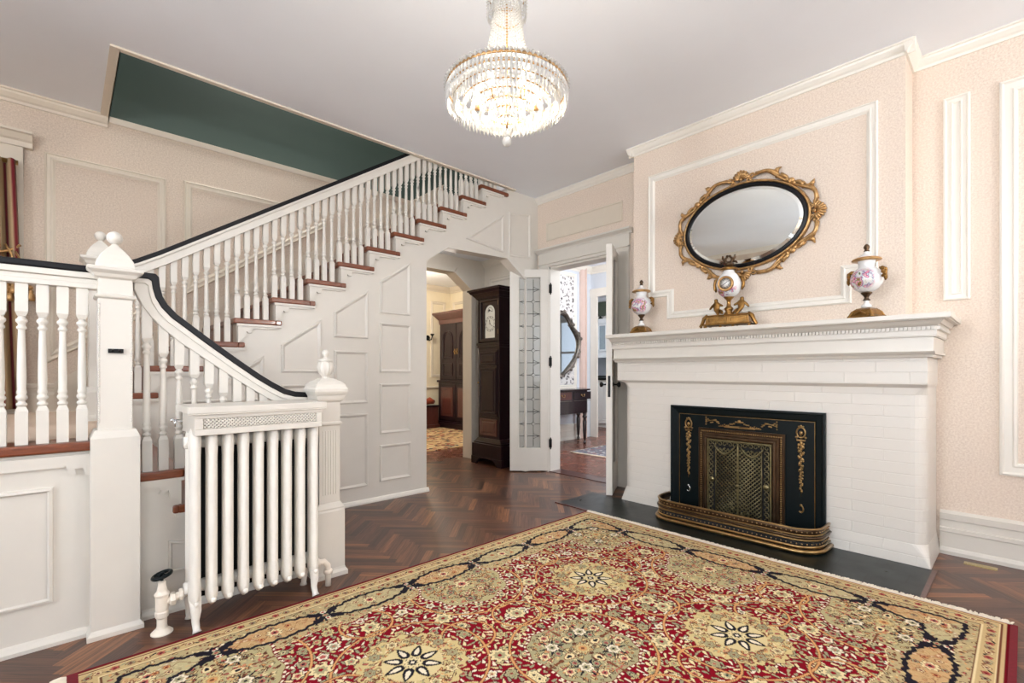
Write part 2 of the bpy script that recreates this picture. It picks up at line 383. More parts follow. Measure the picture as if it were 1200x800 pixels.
# ------------------------------------------------------------------ room shell
def build_floor():
    w, n = .046, 7; L = w * n
    vs = []; fs = []; cols = []; guv = []
    c45 = math.cos(PI / 4)
    rnd = random.Random(3)
    base = [rgb(82, 54, 42), rgb(96, 64, 48), rgb(112, 76, 54), rgb(88, 58, 46), rgb(122, 82, 56), rgb(70, 48, 40), rgb(100, 68, 50), rgb(78, 52, 42)]
    g = .0005
    def ok(x, y):
        return (-2.8 < x < 3.95 and -2.8 < y < 4.72)
    for k in range(-240, 240):
        for j in range(-20, 20):
            for typ in (0, 1):
                if typ == 0: p0, q0, p1, q1 = k * w + 2 * L * j, k * w, k * w + 2 * L * j + L, k * w + w
                else: p0, q0, p1, q1 = L + k * w + 2 * L * j, w - L + k * w, L + k * w + w + 2 * L * j, w + k * w
                mp_, mq = (p0 + p1) / 2, (q0 + q1) / 2
                mx, my = (mp_ - mq) * c45, (mp_ + mq) * c45
                if not ok(mx, my): continue
                if mx < 2.2 and my > 3.75: continue
                p0 += g; q0 += g; p1 -= g; q1 -= g
                o = len(vs)
                for (p, q) in ((p0, q0), (p1, q0), (p1, q1), (p0, q1)):
                    vs.append(((p - q) * c45, (p + q) * c45, 0))
                fs.append((o, o + 1, o + 2, o + 3))
                c = rnd.choice(base); f = rnd.uniform(.95, 1.35); cols.append((c[0] * f, c[1] * f, c[2] * f, 1))
                off = rnd.uniform(0, 50); off2 = rnd.uniform(0, 50)
                a = [(0, 0), (L, 0), (L, w), (0, w)] if typ == 0 else [(0, 0), (0, w), (L, w), (L, 0)]
                guv.append([(off + u, off2 + v, 0) for u, v in a])
    nb = len(fs)
    o = len(vs)
    vs += [(-2.8, -2.8, -.02), (3.95, -2.8, -.02), (3.95, 4.72, -.02), (-2.8, 4.72, -.02), (-2.8, -2.8, -.0008), (3.95, -2.8, -.0008), (3.95, 4.72, -.0008), (-2.8, 4.72, -.0008)]
    for f in [(0, 3, 2, 1), (4, 5, 6, 7), (0, 1, 5, 4), (1, 2, 6, 5), (2, 3, 7, 6), (3, 0, 4, 7)]:
        fs.append(tuple(o + i for i in f)); cols.append((.01, .006, .005, 1)); guv.append([(0, 0, 0)] * 4)
    me = bpy.data.meshes.new('floor'); me.from_pydata(vs, [], fs)
    ca = me.color_attributes.new('Col', 'FLOAT_COLOR', 'CORNER'); ca.data.foreach_set('color', [x for c in cols for _ in range(4) for x in c])
    gv = me.attributes.new('GUV', 'FLOAT_VECTOR', 'CORNER'); gv.data.foreach_set('vector', [x for q in guv for p in q for x in p])
    me.materials.append(HERR)
    ob = bpy.data.objects.new('floor', me); COL.objects.link(ob); struct(ob)
build_floor()
# floors of the rooms beyond
f2 = struct(MB().box(3.95, -1, -.02, 10.4, 8.4, -.0005).box(1.5, 4.72, -.02, 3.95, 8.4, -.0005).build('floor_beyond', PLANKM))
# main ceiling with the stair well cut out
WX0, WX1, WY0 = .24, 3.28, 3.585
struct(MB().box(-2.8, -2.8, H, 3.9, WY0, H + .12).box(-2.8, WY0, H, WX0, 4.75, H + .12).box(WX1, WY0, H, 3.9, 4.75, H + .12).build('ceiling', CEIL))
struct(MB().box(3.9, -1, 2.75, 10.4, 8.4, 2.85).box(1.5, 4.75, 2.75, 3.9, 8.4, 2.85).build('ceiling_beyond', CEIL))
# trim board round the stair well, on the ceiling
t = MB(); t.box(WX0 - .05, WY0 - .035, H - .012, WX1 + .1, WY0, H + .0).box(WX0 - .05, WY0, H - .012, WX0, YF, H)
t.box(WX0 - .006, WY0 - .006, H - .012, WX0, YF, H + .2)
trim(t, CREAMW)
# stair well: green walls upstairs
struct(MB().box(-.9, YF, H, 3.9, YF + .1, 5.5).build('wall_upstairs_back', GREEN))
struct(MB().box(WX0 - .9, WY0 - .12, H + .12, 3.9, WY0 - .02, 5.5).box(-.9, WY0 - .12, H + .12, -.8, YF + .1, 5.5).box(3.8, WY0 - .1, H + .12, 3.9, YF + .1, 5.5).build('wall_upstairs_sides', GREEN))
struct(MB().box(-.9, WY0 - .12, 5.5, 3.9, YF + .1, 5.6).build('ceiling_upstairs', CEIL))

# fireplace wall X=XW with the double-door opening
D0, D1, DT = 2.575, 3.425, 2.16
w = MB().box(XW, YB, 0, XW + .15, D0, H).box(XW, D0, DT, XW + .15, D1, H).box(XW, D1, 0, XW + .15, YS + .12, H)
struct(w.build('wall_right', PAPER))
# passage wall behind the tall clock
struct(MB().box(3.83, YS + .12, 0, 3.93, 4.75, 2.5).build('wall_passage', WHITE))
# chimney breast
struct(MB().box(3.5, .46, 0, XW, 2.24, H).build('wall_chimney', PAPER))
# wall behind the stairs
w = MB().box(XL, YF, 0, -1.5, YF + .15, H).box(-1.5, YF, 2.45, -.34, YF + .15, H).box(-1.5, YF, 0, -.34, YF + .15, 1.05).box(-.34, YF, 0, 2.4, YF + .15, H)
w.box(2.4, YF, 2.5, 3.93, YF + .15, H)
struct(w.build('wall_far', PAPER2))
w = MB().prism([(2.4, 2.23), (3.36, 2.23), (3.61, 2.05), (3.61, 0), (3.93, 0), (3.93, 2.5), (2.4, 2.5)], 'Y', YF, YF + .15)
struct(w.build('wall_passage_header', WHITE))
# walls behind the camera, with daylight windows
BW = [(-1.9, -.4), (.5, 2.0)]
w = MB(); z0, z1 = .75, 2.45
xs = [XL] + [q for b in BW for q in b] + [XW]
for i in range(0, len(xs), 2): w.box(xs[i], YB - .15, 0, xs[i + 1], YB, H)
for a, b in BW: w.box(a, YB - .15, 0, b, YB, z0).box(a, YB - .15, z1, b, YB, H)
struct(w.build('wall_back', PAPER))
LW = [(-1.8, -.3), (.5, 1.9)]
w = MB(); ys = [YB] + [q for b in LW for q in b] + [YF + .15]
for i in range(0, len(ys), 2): w.box(XL - .15, ys[i], 0, XL, ys[i + 1], H)
for a, b in LW: w.box(XL - .15, a, 0, XL, b, z0).box(XL - .15, a, z1, XL, b, H)
struct(w.build('wall_left', PAPER2))

def window_unit(n, axis, pos, a, b, z0, z1, sgn):
    t = MB(); c = .09
    def bx(u0, v0, u1, v1, d0, d1):
        if axis == 'Y': t.box(u0, pos + d0 * sgn, v0, u1, pos + d1 * sgn, v1)
        else: t.box(pos + d0 * sgn, u0, v0, pos + d1 * sgn, u1, v1)
    bx(a - c, z0 - c, a, z1 + c, 0, .03); bx(b, z0 - c, b + c, z1 + c, 0, .03); bx(a - c, z1, b + c, z1 + c, 0, .03); bx(a - c - .03, z0 - c, b + c + .03, z0, 0, .06)
    bx(a, z0, a + .05, z1, -.09, -.04); bx(b - .05, z0, b, z1, -.09, -.04); bx(a, z0, b, z0 + .05, -.09, -.04); bx(a, z1 - .05, b, z1, -.09, -.04)
    bx(a, (z0 + z1) / 2 - .03, b, (z0 + z1) / 2 + .03, -.09, -.04); bx((a + b) / 2 - .02, z0, (a + b) / 2 + .02, z1, -.085, -.05)
    w = struct(t.build('window_%d' % n, WHITE))
    g = MB()
    if axis == 'Y': g.box(a + .02, pos - .068 * sgn, z0 + .02, b - .02, pos - .066 * sgn, z1 - .02)
    else: g.box(pos - .068 * sgn, a + .02, z0 + .02, pos - .066 * sgn, b - .02, z1 - .02)
    g.build('pane', WINGLASS, w)
k = 1
for a, b in BW: window_unit(k, 'Y', YB, a, b, z0, z1, 1); k += 1
for a, b in LW: window_unit(k, 'X', XL, a, b, z0, z1, 1); k += 1

# window behind the curtain, on the wall behind the stairs
wx0, wx1, wz0, wz1 = -1.5, -.34, 1.05, 2.45
window_unit(5, 'Y', YF, wx0, wx1, wz0, wz1, -1)
t = MB(); t.box(wx0 - .13, YF - .035, .97, wx0, YF, wz1 + .12).box(wx1, YF - .035, .97, -.2, YF, wz1 + .12).box(wx0 - .13, YF - .036, wz1, -.2, YF, wz1 + .14)
t.prism([(YF, wz1 + .1), (YF - .05, wz1 + .1), (YF - .06, wz1 + .13), (YF - .075, wz1 + .14), (YF - .10, wz1 + .17), (YF - .12, wz1 + .175), (YF - .12, wz1 + .19), (YF, wz1 + .19)], 'X', wx0 - .18, -.155)
trim(t, CREAMW)

# ---- mouldings
def crown_prof(s=1.0):
    return [(0, 0), (0, -.085 * s), (.012 * s, -.085 * s), (.016 * s, -.066 * s), (.03 * s, -.056 * s), (.05 * s, -.03 * s), (.054 * s, -.016 * s), (.066 * s, -.012 * s), (.066 * s, 0)]
def run(mb, prof, axis, pos, z, a, b, sgn=-1):
    poly = [(pos + sgn * p, z + q) for p, q in prof]
    mb.prism(poly, axis, a, b)
# along X=XW wall (extruded along Y -> polygon in (x,z))
t = MB(); run(t, crown_prof(.75), 'Y', XW, H, YB, .46); run(t, crown_prof(.75), 'Y', XW, H, 2.24, YS)
trim(t)
t = MB(); run(t, crown_prof(.75), 'Y', 3.5, H, .415, 2.285)
t.prism([(2.24 - .0, H), (2.24, H - .064), (2.25, H - .064), (2.278, H - .024), (2.289, H)], 'X', 3.455, XW)
t.prism([(.46, H), (.46, H - .064), (.45, H - .064), (.422, H - .024), (.411, H)], 'X', 3.455, XW)
trim(t)
t = MB(); run(t, crown_prof(.9), 'X', YF, H, XL, WX0 - .006); run(t, [(0, 0), (0, -.04), (.012, -.04), (.016, -.03), (.022, -.01), (.024, 0)], 'X', YF, H + .004, WX0, 3.9); trim(t, CREAMW)
t = MB(); run(t, crown_prof(.9), 'X', YB, H, XL, XW, 1); run(t, crown_prof(.9), 'Y', XL, H, YB, YF, 1); trim(t)
# baseboard
bprof = [(0, 0), (.03, 0), (.03, .02), (.022, .035), (.018, .04), (.018, .125), (.024, .13), (.024, .15), (.015, .155), (.015, .195), (.022, .2), (.024, .235), (.01, .245), (0, .25)]
bb = MB(); run(bb, bprof, 'Y', XW, 0, YB, .335); struct(bb.build('baseboard_right', WHITE))
bb = MB(); run(bb, bprof, 'X', YB, 0, XL, XW, 1); struct(bb.build('baseboard_back', WHITE))
bb = MB(); run(bb, bprof, 'Y', XL, 0, YB, 2.5, 1); struct(bb.build('baseboard_left', WHITE))

PW = [(0, 0), (.002, .012), (.008, .016), (.014, .009), (.03, .008), (.036, .013), (.044, .012), (.05, .006), (.056, .003), (.057, 0)]
def mpX(X): return lambda a, b, h: (X - h, a, b)
def mpY(Y): return lambda a, b, h: (a, Y - h, b)
def rect(a0, b0, a1, b1): return [(a0, b0), (a1, b0), (a1, b1), (a0, b1)]
trim(MB().frame([(.585, 2.65), (.585, 1.65), (.715, 1.65), (.715, 1.47), (1.935, 1.47), (1.935, 1.65), (2.10, 1.65), (2.10, 2.65)], mpX(3.5), PW))
t = MB().frame(rect(.206, 1.465, .322, 2.64), mpX(XW), [(0, 0), (.002, .012), (.01, .014), (.018, .006), (.034, .006), (.036, .012), (.04, .012), (.043, .004)]).box(XW - .004, .24, 1.5, XW, .29, 2.6); trim(t)
trim(MB().frame(rect(-1.1, .487, .092, 2.635), mpX(XW), [(0, 0), (.002, .013), (.012, .016), (.02, .008), (.05, .008), (.056, .013), (.066, .012), (.072, 0)]))
t = MB().frame(rect(2.52, 2.44, 3.47, 2.63), mpX(XW), [(0, 0), (.002, .008), (.012, .009), (.018, .003)]); t.box(XW - .003, 2.535, 2.455, XW, 3.455, 2.615); trim(t, CREAMW)
# panels on the wall behind the stairs
trim(MB().frame([(-.1, 1.10), (.585, 1.10 + .685 * SL), (.585, 2.565), (-.1, 2.565)], mpY(YF), PW), CREAMW)
trim(MB().frame([(.70, 1.66), (1.85, 1.66 + 1.15 * SL), (1.85, 2.585), (.70, 2.585)], mpY(YF), PW), CREAMW)
# skirting beside the landing and up the flight
t = MB(); run(t, [(0, 0), (.022, 0), (.022, .12), (.012, .14), (.012, .165), (.02, .17), (.02, .19), (0, .2)], 'X', YF, .775, XL, -.05)
def rakeboard(mb, x0, x1, base, o0, o1, Y, th):
    mb.prism([(x0, base(x0) + o0), (x1, base(x1) + o0), (x1, base(x1) + o1), (x0, base(x0) + o1)], 'Y', Y, Y - th)
nose = lambda x: .93 + SL * (x - .12)
rakeboard(t, -.05, 3.2, nose, -.2, .08, YF, .02); rakeboard(t, -.05, 3.2, nose, .08, .1, YF, .028)
rakeboard(t, -.05, 3.2, nose, .1, .15, YF, .012); rakeboard(t, -.05, 3.2, nose, .15, .17, YF, .02)
trim(t, CREAMW)

# ------------------------------------------------------------------ stair wall (panelled spandrel with the arched opening)
xi = [.395 + .2349 * i for i in range(13)]
zi = [.91 + .1615 * i for i in range(13)]
ri = [x - .25 for x in xi]
saw = []
for i in range(13):
    zt = zi[i] - .018
    x1 = ri[i + 1] if i < 12 else 3.3
    saw += [(ri[i], zt), (x1, zt)]
poly = [(ri[0], 0), (2.334, 0), (2.334, 2.035), (2.565, 2.19), (3.3, 2.21), (3.56, 2.03), (3.56, 0), (XW, 0), (XW, H), (3.3, H)] + saw[::-1]
sw = struct(MB().prism(poly, 'Y', YS, YS + .12).build('wall_stair', WHITE))
PP = [(-.012, 0), (-.010, .006), (-.002, .007), (.004, .001), (.016, -.0), (.02, .005), (.026, .006), (.03, .0005)]
PV = [(-.012, 0), (-.010, .010), (-.003, .013), (.003, .010), (.012, .003), (.014, .0005)]
pans = [rect(1.515, 1.22, 1.765, 1.21)]
def vx(u, v):  # kept in metres: helper to place panel corners measured on the spandrel face
    return (u, v)
panels = [
    [(1.515, 1.33), (1.77, 1.33), (1.77, 1.68), (1.515, 1.505)],
    rect(1.515, .815, 1.77, 1.205), rect(1.515, .15, 1.77, .71),
    [(1.895, 1.545), (2.155, 1.545), (2.155, 1.965), (1.895, 1.785)],
    rect(1.895, 1.06, 2.165, 1.445), rect(1.895, .555, 2.165, .945), rect(1.895, .165, 2.165, .44),
    [(1.135, 1.06), (1.395, 1.06), (1.395, 1.42), (1.135, 1.24)], rect(1.135, .15, 1.395, .95),
    [(.80, .98), (1.0, .98), (1.0, 1.14), (.80, 1.0)], rect(.55, .15, 1.0, .86),
    [(2.80, 2.32), (3.235, 2.27), (3.235, 2.62)],
    [(3.335, 2.25), (3.62, 2.27), (3.62, 2.72), (3.335, 2.68)],
]
t = MB()
for p in panels: t.frame(p, mpY(YS), PV)
trim(t, WHITE)
# base moulding of the spandrel
t = MB(); run(t, [(0, 0), (.02, 0), (.02, .012), (.012, .03), (.006, .034), (0, .036)], 'X', YS, 0, 1.1, 2.352)
trim(t)
# ceiling of the passage under the stairs
struct(MB().prism([(2.2, 2.0), (2.75, 2.42), (3.83, 2.42), (3.83, 2.46), (2.74, 2.46), (2.17, 2.02)], 'Y', YS + .12, YF).build('ceiling_passage', CEIL))
struct(MB().box(2.2, YS + .12, 0, 2.334, YF + .15, 2.1).build('wall_passage_left', WHITE))
t = MB(); run(t, crown_prof(.9), 'Y', 3.83, 2.42, YS + .12, YF)
t.frame(rect(3.85, 1.2, 4.5, 2.2), mpX(3.83), PW); trim(t, WHITE)
t = MB()
arc = [(2.4, 2.23), (3.36, 2.23), (3.61, 2.05), (3.61, 0)]
for p, q in zip(arc[:-1], arc[1:]):
    d = Vector((q[0] - p[0], q[1] - p[1])).normalized(); nn = Vector((-d.y, d.x)) * .07
    if nn.y < 0 and abs(d.y) < .9: nn = -nn
    if abs(d.y) > .9: nn = Vector((.07, 0))
    t.prism([p, q, (q[0] + nn.x, q[1] + nn.y), (p[0] + nn.x, p[1] + nn.y)], 'Y', YF - .02, YF)
trim(t, WHITE)

# ------------------------------------------------------------------ landing block under the left rail
struct(MB().box(XL, 2.56, 0, .12, 2.68, .74).build('wall_landing', WHITE))
t = MB(); t.frame(rect(-1.3, .165, -.03, .608), mpY(2.56), [(0, 0), (.003, .010), (.012, .012), (.018, .004)])
t.prism([(-1.3, .68), (-.0, .68), (.0, .69), (.01, .672), (.012, .655), (.03, .645), (.035, .655), (.03, .67), (.055, .672), (.062, .64), (.075, .638), (.075, .715), (-1.3, .715)], 'Y', 2.56, 2.546)
t.box(XL, 2.545, .70, .08, 2.56, .725)
run(t, [(0, 0), (.022, 0), (.022, .014), (.01, .03), (0, .036)], 'X', 2.56, 0, XL, .08)
trim(t, WHITE)

# ------------------------------------------------------------------ STAIRCASE
ST = thing('staircase', (.6, 3.1, 0), 'white balustraded staircase with brown treads and black-topped handrails, switching back at the landing', 'staircase')
STL = Vector((.6, 3.1, 0))
def sp(mb, name, m, bevel=0, parent=ST):
    mb.v = [(v[0] - STL.x, v[1] - STL.y, v[2] - STL.z) for v in mb.v]
    return mb.build(name, m, parent, bevel=bevel)
# upper flight
for i in range(13):
    x1 = ri[i + 1] if i < 12 else 3.3
    t = MB().box(ri[i] - .028, YS - .03, zi[i] - .018, x1 - .002, YF - .005, zi[i] + .018)
    if i < 12: t.box(x1 - .004, YS - .03, zi[i] - .018, xi[i] + .022, YS - .001, zi[i] + .018)
    sp(t, 'tread', TREAD, .008)
    if i < 13:
        zb = zi[i - 1] + .018 if i else .777
        sp(MB().box(ri[i], YS + .12, zb, ri[i] + .018, YF - .005, zi[i] - .018), 'riser', TREAD)
    # scrolled bracket under the tread end
    a, b = ri[i], xi[i] + .01; z = zi[i] - .018
    t = MB().prism([(a, z), (b + .005, z), (b + .005, z - .012), (b - .012, z - .022), (b - .03, z - .028), (a + .09, z - .03), (a + .075, z - .045), (a + .085, z - .06), (a + .062, z - .062), (a + .05, z - .05), (a + .045, z - .085), (a + .03, z - .10), (a + .006, z - .1615 + .036), (a, z - .1615 + .036)], 'Y', YS, YS - .016)
    t.box(a - .01, YS - .026, z - .016, b + .012, YS, z)
    sp(t, 'bracket', WHITE)
# carcass of both flights and the landing
sp(MB().box(XL + .005, 2.535, .738, .23, 2.70, .775), 'landing_nosing', TREAD, .008)
sp(MB().box(XL + .005, 2.70, .66, .20, YF - .022, .777), 'landing_floor', CARPET)
lx = [.39, .627, .864, 1.10]; lz = [.623, .466, .31, .155]
for i in range(4):
    t = MB().box(lx[i] - .262, 2.535, lz[i] - .036, lx[i], YS - .012, lz[i]).box(lx[i] - .28, 2.535, lz[i] - .036, lx[i] - .255, 2.559, lz[i])
    sp(t, 'tread', TREAD, .008)
    a, b = lx[i] - .262, lx[i] - .012; z = lz[i] - .036
    t = MB().prism([(b, z), (a, z), (a, z - .02), (a + .02, z - .03), (b - .08, z - .035), (b - .072, z - .05), (b - .08, z - .062), (b - .058, z - .064), (b - .046, z - .05), (b - .04, z - .085), (b - .02, z - .09), (b, z - .12)], 'Y', 2.56, 2.543)
    t.box(a - .01, 2.542, z - .014, b + .012, 2.56, z)
    sp(t, 'bracket', WHITE)
for i in range(5):
    zt = ([.738] + [q - .036 for q in lz])[i]; zb = (lz + [.0])[i] if i < 4 else 0
    x = .215 if i == 0 else lx[i - 1] - .03
    sp(MB().box(x - .018, 2.58, zb, x, YS - .012, zt), 'riser', TREAD)
t = MB().prism([(.10, 0), (1.07, 0), (1.07, lz[3] - .036), (lx[2] - .012, lz[3] - .036), (lx[2] - .012, lz[2] - .036), (lx[1] - .012, lz[2] - .036), (lx[1] - .012, lz[1] - .036), (lx[0] - .012, lz[1] - .036), (lx[0] - .012, lz[0] - .036), (.2, lz[0] - .036), (.2, .738), (.10, .738)], 'Y', 2.56, 2.58)
t.frame([(.332, .17), (.9, .17), (.9, .19), (.75, .22), (.332, .315)], mpY(2.56), [(0, 0), (.003, .008), (.010, .009), (.014, .002)])
run(t, [(0, 0), (.02, 0), (.02, .014), (.01, .03), (0, .036)], 'X', 2.56, 0, .24, 1.0)
sp(t, 'stringer', WHITE)
# skirting inside the lower flight against the spandrel
t = MB(); lb = lambda x: .63 - .66 * (x - .39)
rakeboard(t, .14, 1.12, lb, -.05, .14, YS, .010); rakeboard(t, .14, 1.12, lb, .14, .155, YS, .018)
sp(t, 'skirt_board', WHITE)

def baluster(x, y, z0, z1a, z1b, base=.15, top=.13, h=.0165):
    """square foot, rings, tapering shaft, rings, square head cut to the rail (z1a left, z1b right)"""
    m = MB(); zt = min(z1a, z1b)
    m.sqstack(x, y, [(h, z0), (h, z0 + base - .018), (h * .62, z0 + base)])
    hb = z0 + base; ht = zt - top
    pr = [(.011, hb), (.0155, hb + .004), (.0155, hb + .011), (.0105, hb + .015), (.0105, hb + .022), (.0165, hb + .029), (.0165, hb + .037), (.0115, hb + .043), (.0145, hb + .05), (.0145, hb + .056), (.0125, hb + .062),
          (.0135, hb + .11), (.0125, (hb + ht) / 2), (.0098, ht - .055), (.0098, ht - .05), (.014, ht - .046), (.014, ht - .040), (.0102, ht - .035), (.0102, ht - .028), (.0165, ht - .02), (.0165, ht - .012), (.011, ht - .006), (.010, ht)]
    m.lathe(pr, (x, y, 0), 10)
    n = len(m.v)
    v = [(x - h * .62, y - h * .62, ht), (x + h * .62, y - h * .62, ht), (x + h * .62, y + h * .62, ht), (x - h * .62, y + h * .62, ht)]
    v += [(a, b, ht + .018) for a, b in ((x - h, y - h), (x + h, y - h), (x + h, y + h), (x - h, y + h))]
    v += [(x - h, y - h, z1a), (x + h, y - h, z1b), (x + h, y + h, z1b), (x - h, y + h, z1a)]
    m._add(v, [(0, 3, 2, 1), (0, 1, 5, 4), (1, 2, 6, 5), (2, 3, 7, 6), (3, 0, 4, 7), (4, 5, 9, 8), (5, 6, 10, 9), (6, 7, 11, 10), (7, 4, 8, 11), (8, 9, 10, 11)])
    return sp(m, 'baluster', WHITE)
# upper rail
YR = 3.62
rt = lambda x: 2.145 + .66 * (x - .961)
top = [(.215, 1.70), (.27, 1.703), (.31, 1.722), (.36, 1.752)] + [(x, rt(x)) for x in (.42, 1.0, 2.0, 2.9, 3.27)]
low = [(x, z - .085) for x, z in top]
def rail(topl, name_w, name_b, yc, hw, thick=.085):
    off = []
    n = len(topl)
    def nrm(i):
        a = Vector(topl[max(i - 1, 0)]); b = Vector(topl[min(i + 1, n - 1)]); d = (b - a).normalized(); return Vector((d.y, -d.x))
    sgn = 1 if nrm(n // 2).y < 0 else -1
    def lay(o0, o1, h):
        a = [(p[0] + sgn * nrm(i).x * o0, p[1] + sgn * nrm(i).y * o0) for i, p in enumerate(topl)]
        b = [(p[0] + sgn * nrm(i).x * o1, p[1] + sgn * nrm(i).y * o1) for i, p in enumerate(topl)]
        vs = []; fs = []
        for p, q in zip(a, b): vs += [(p[0], yc - h, p[1]), (p[0], yc + h, p[1]), (q[0], yc + h, q[1]), (q[0], yc - h, q[1])]
        for i in range(n - 1):
            for k in range(4): fs.append((4 * i + k, 4 * i + (k + 1) % 4, 4 * i + 4 + (k + 1) % 4, 4 * i + 4 + k))
        fs.append((0, 1, 2, 3)); fs.append((4 * n - 1, 4 * n - 2, 4 * n - 3, 4 * n - 4))
        return vs, fs
    m = MB(); 
    for o0, o1, h in ((.026, .04, hw * .98), (.04, .06, hw * .72), (.06, thick, hw * .82)): m._add(*lay(o0, o1, h))
    sp(m, name_w, WHITE)
    m = MB(); m._add(*lay(.006, .026, hw)); m._add(*lay(0, .006, hw * .8)); sp(m, name_b, BLACKRAIL)
rail(top, 'handrail', 'rail_cap', YR, .036)
for i in range(13):
    for k in range(4):
        x = xi[i] - .262 + .0587 * k + .012
        z = rt(x) - .083 * 1.15
        if x < .30: z = 1.625
        baluster(x, YR, zi[i] + .018, z - .66 * .0165, z + .66 * .0165, base=.165, top=.10 + .03 * (3 - k) * 0 + .04)
# landing rail
YL = 2.585
t = MB().box(XL, YL - .03, 1.385, .1, YL + .03, 1.405).box(XL, YL - .022, 1.405, .1, YL + .022, 1.425).box(XL, YL - .034, 1.425, .1, YL + .034, 1.448)
sp(t, 'handrail', WHITE, .003)
sp(MB().box(XL, YL - .036, 1.448, .1, YL + .036, 1.475), 'rail_cap', BLACKRAIL, .006)
for k in range(10):
    baluster(.052 - .0565 * k, YL, .776, 1.386, 1.386, base=.145, top=.125, h=.0175)
# lower flight rail with gooseneck
gp = [(.215, 1.474), (.288, 1.474), (.300, 1.46), (.303, 1.42), (.312, 1.38), (.330, 1.345), (.365, 1.305), (.41, 1.268), (.49, 1.202), (.60, 1.115), (.70, 1.04), (.76, 1.0), (.82, .965), (.87, .95), (.93, .945)]
lo = [(.215, 1.40), (.225, 1.375), (.245, 1.33), (.275, 1.285), (.32, 1.235), (.38, 1.18), (.46, 1.12), (.56, 1.045), (.66, .973), (.73, .925), (.80, .89), (.87, .872), (.93, .868)]
def poly_between(a, b): return a + b[::-1]
gp2 = [(.215, 1.448), (.262, 1.448), (.274, 1.44), (.277, 1.41), (.287, 1.37), (.308, 1.33), (.345, 1.287), (.395, 1.246), (.475, 1.18), (.585, 1.093), (.685, 1.018), (.748, .976), (.81, .94), (.865, .924), (.93, .919)]
sp(MB().prism(poly_between(gp, gp2), 'Y', YL - .036, YL + .036), 'rail_cap', BLACKRAIL, .004)
sp(MB().prism(poly_between(gp2, lo), 'Y', YL - .026, YL + .026).prism(poly_between(gp2, [(p[0] - .012, p[1] - .02) for p in gp2]), 'Y', YL - .034, YL + .034), 'handrail', WHITE, .003)
def lo_z(x):
    for p, q in zip(lo[:-1], lo[1:]):
        if p[0] <= x <= q[0]: return p[1] + (q[1] - p[1]) * (x - p[0]) / (q[0] - p[0])
    return lo[-1][1]
for k in range(12):
    x = .26 + .0575 * k
    if x > .92: break
    zt = lz[0] if x < lx[0] - .01 else lz[1] if x < lx[1] - .01 else lz[2]
    baluster(x, YL, zt, lo_z(x - .0165) + .004, lo_z(x + .0165) + .004, base=.15, top=.11 if k < 9 else .08, h=.0175)
# newels
def newel(cx, cy, zb, zs, zc, h1=.077, h2=.054):
    m = MB()
    m.sqstack(cx, cy, [(h1 + .012, zb), (h1 + .012, zb + .018), (h1 + .002, zb + .032), (h1, zb + .034), (h1, zs - .012), (h1 - .012, zs + .018), (h2 + .004, zs + .02)])
    m.sqstack(cx, cy, [(h2, zs), (h2, zc - .125), (h2 + .01, zc - .12), (h2 + .012, zc - .112), (h2 + .001, zc - .106), (h2, zc - .045), (h2 + .012, zc - .038), (h2 + .018, zc - .026), (h2 + .034, zc - .014), (h2 + .036, zc - .002), (h2 + .03, zc)])
    nw = sp(m, 'newel_post', WHITE, .002)
    f = MB(); f.sqstack(cx, cy, [(.064, zc), (.063, zc + .012), (.058, zc + .03), (.046, zc + .055), (.03, zc + .078), (.016, zc + .095), (.009, zc + .105), (.008, zc + .11)])
    f.ball((cx, cy, zc + .132), .027, 16, 10)
    f.v = [(v[0] - STL.x, v[1] - STL.y, v[2]) for v in f.v]
    f.build('finial', WHITE, nw, bevel=.004)
    b = MB()
    for sx in (-1, 1):
        z = zs + .05
        while z < zc - .14:
            b.ball((cx + sx * (h2 - .003), cy - h2, z), .0035, 6, 4); z += .0095
    b.v = [(v[0] - STL.x, v[1] - STL.y, v[2]) for v in b.v]
    b.build('bead_moulding', WHITE, nw)
    return nw
n1 = newel(.152, 2.56, 0, .80, 1.47)
nk = MB().box(.128, 2.496, 1.127, .176, 2.507, 1.144).ball((.141, 2.494, 1.1355), .006, 8, 6).ball((.163, 2.494, 1.1355), .006, 8, 6)
nk.v = [(v[0] - STL.x, v[1] - STL.y, v[2]) for v in nk.v]
tag(nk.build('switch_plate', HINGE, n1), 'small black two-button switch plate')
newel(.152, 3.63, .777, .95, 1.70)
# fluted bottom newel with urn finial
cx, cy = .998, 2.495
m = MB(); m.sqstack(cx, cy, [(.085, 0), (.085, .022), (.076, .035), (.073, .045), (.073, .335), (.069, .345), (.071, .352), (.06, .372), (.056, .378)])
m.sqstack(cx, cy, [(.054, .37), (.054, .775), (.062, .78), (.063, .79), (.055, .795), (.055, .895), (.066, .905), (.07, .915), (.074, .93), (.080, .94), (.085, .952), (.085, .965), (.079, .972), (.076, .985), (.062, 1.0), (.03, 1.018)])
for sgx in range(6):
    x = cx - .034 + sgx * .0136
    m.box(x - .0028, cy - .0565, .42, x + .0028, cy - .053, .75)
    m.box(cx - .0565, cy - .034 + sgx * .0136 - .0028, .42, cx - .053, cy - .034 + sgx * .0136 + .0028, .75)
nw = sp(m, 'newel_post', WHITE, .002)
f = MB(); f.lathe([(.03, 1.012), (.018, 1.022), (.016, 1.03), (.024, 1.036), (.034, 1.05), (.04, 1.068), (.039, 1.085), (.033, 1.1), (.03, 1.106)], (cx, cy, 0), 72, flute=12, famp=.05)
f.lathe([(.026, 1.103), (.036, 1.107), (.038, 1.112), (.026, 1.117), (.012, 1.124), (.011, 1.132), (.017, 1.142), (.019, 1.152), (.014, 1.163), (.005, 1.168)], (cx, cy, 0), 20)
f.v = [(v[0] - STL.x, v[1] - STL.y, v[2]) for v in f.v]; f.build('finial', WHITE, nw)

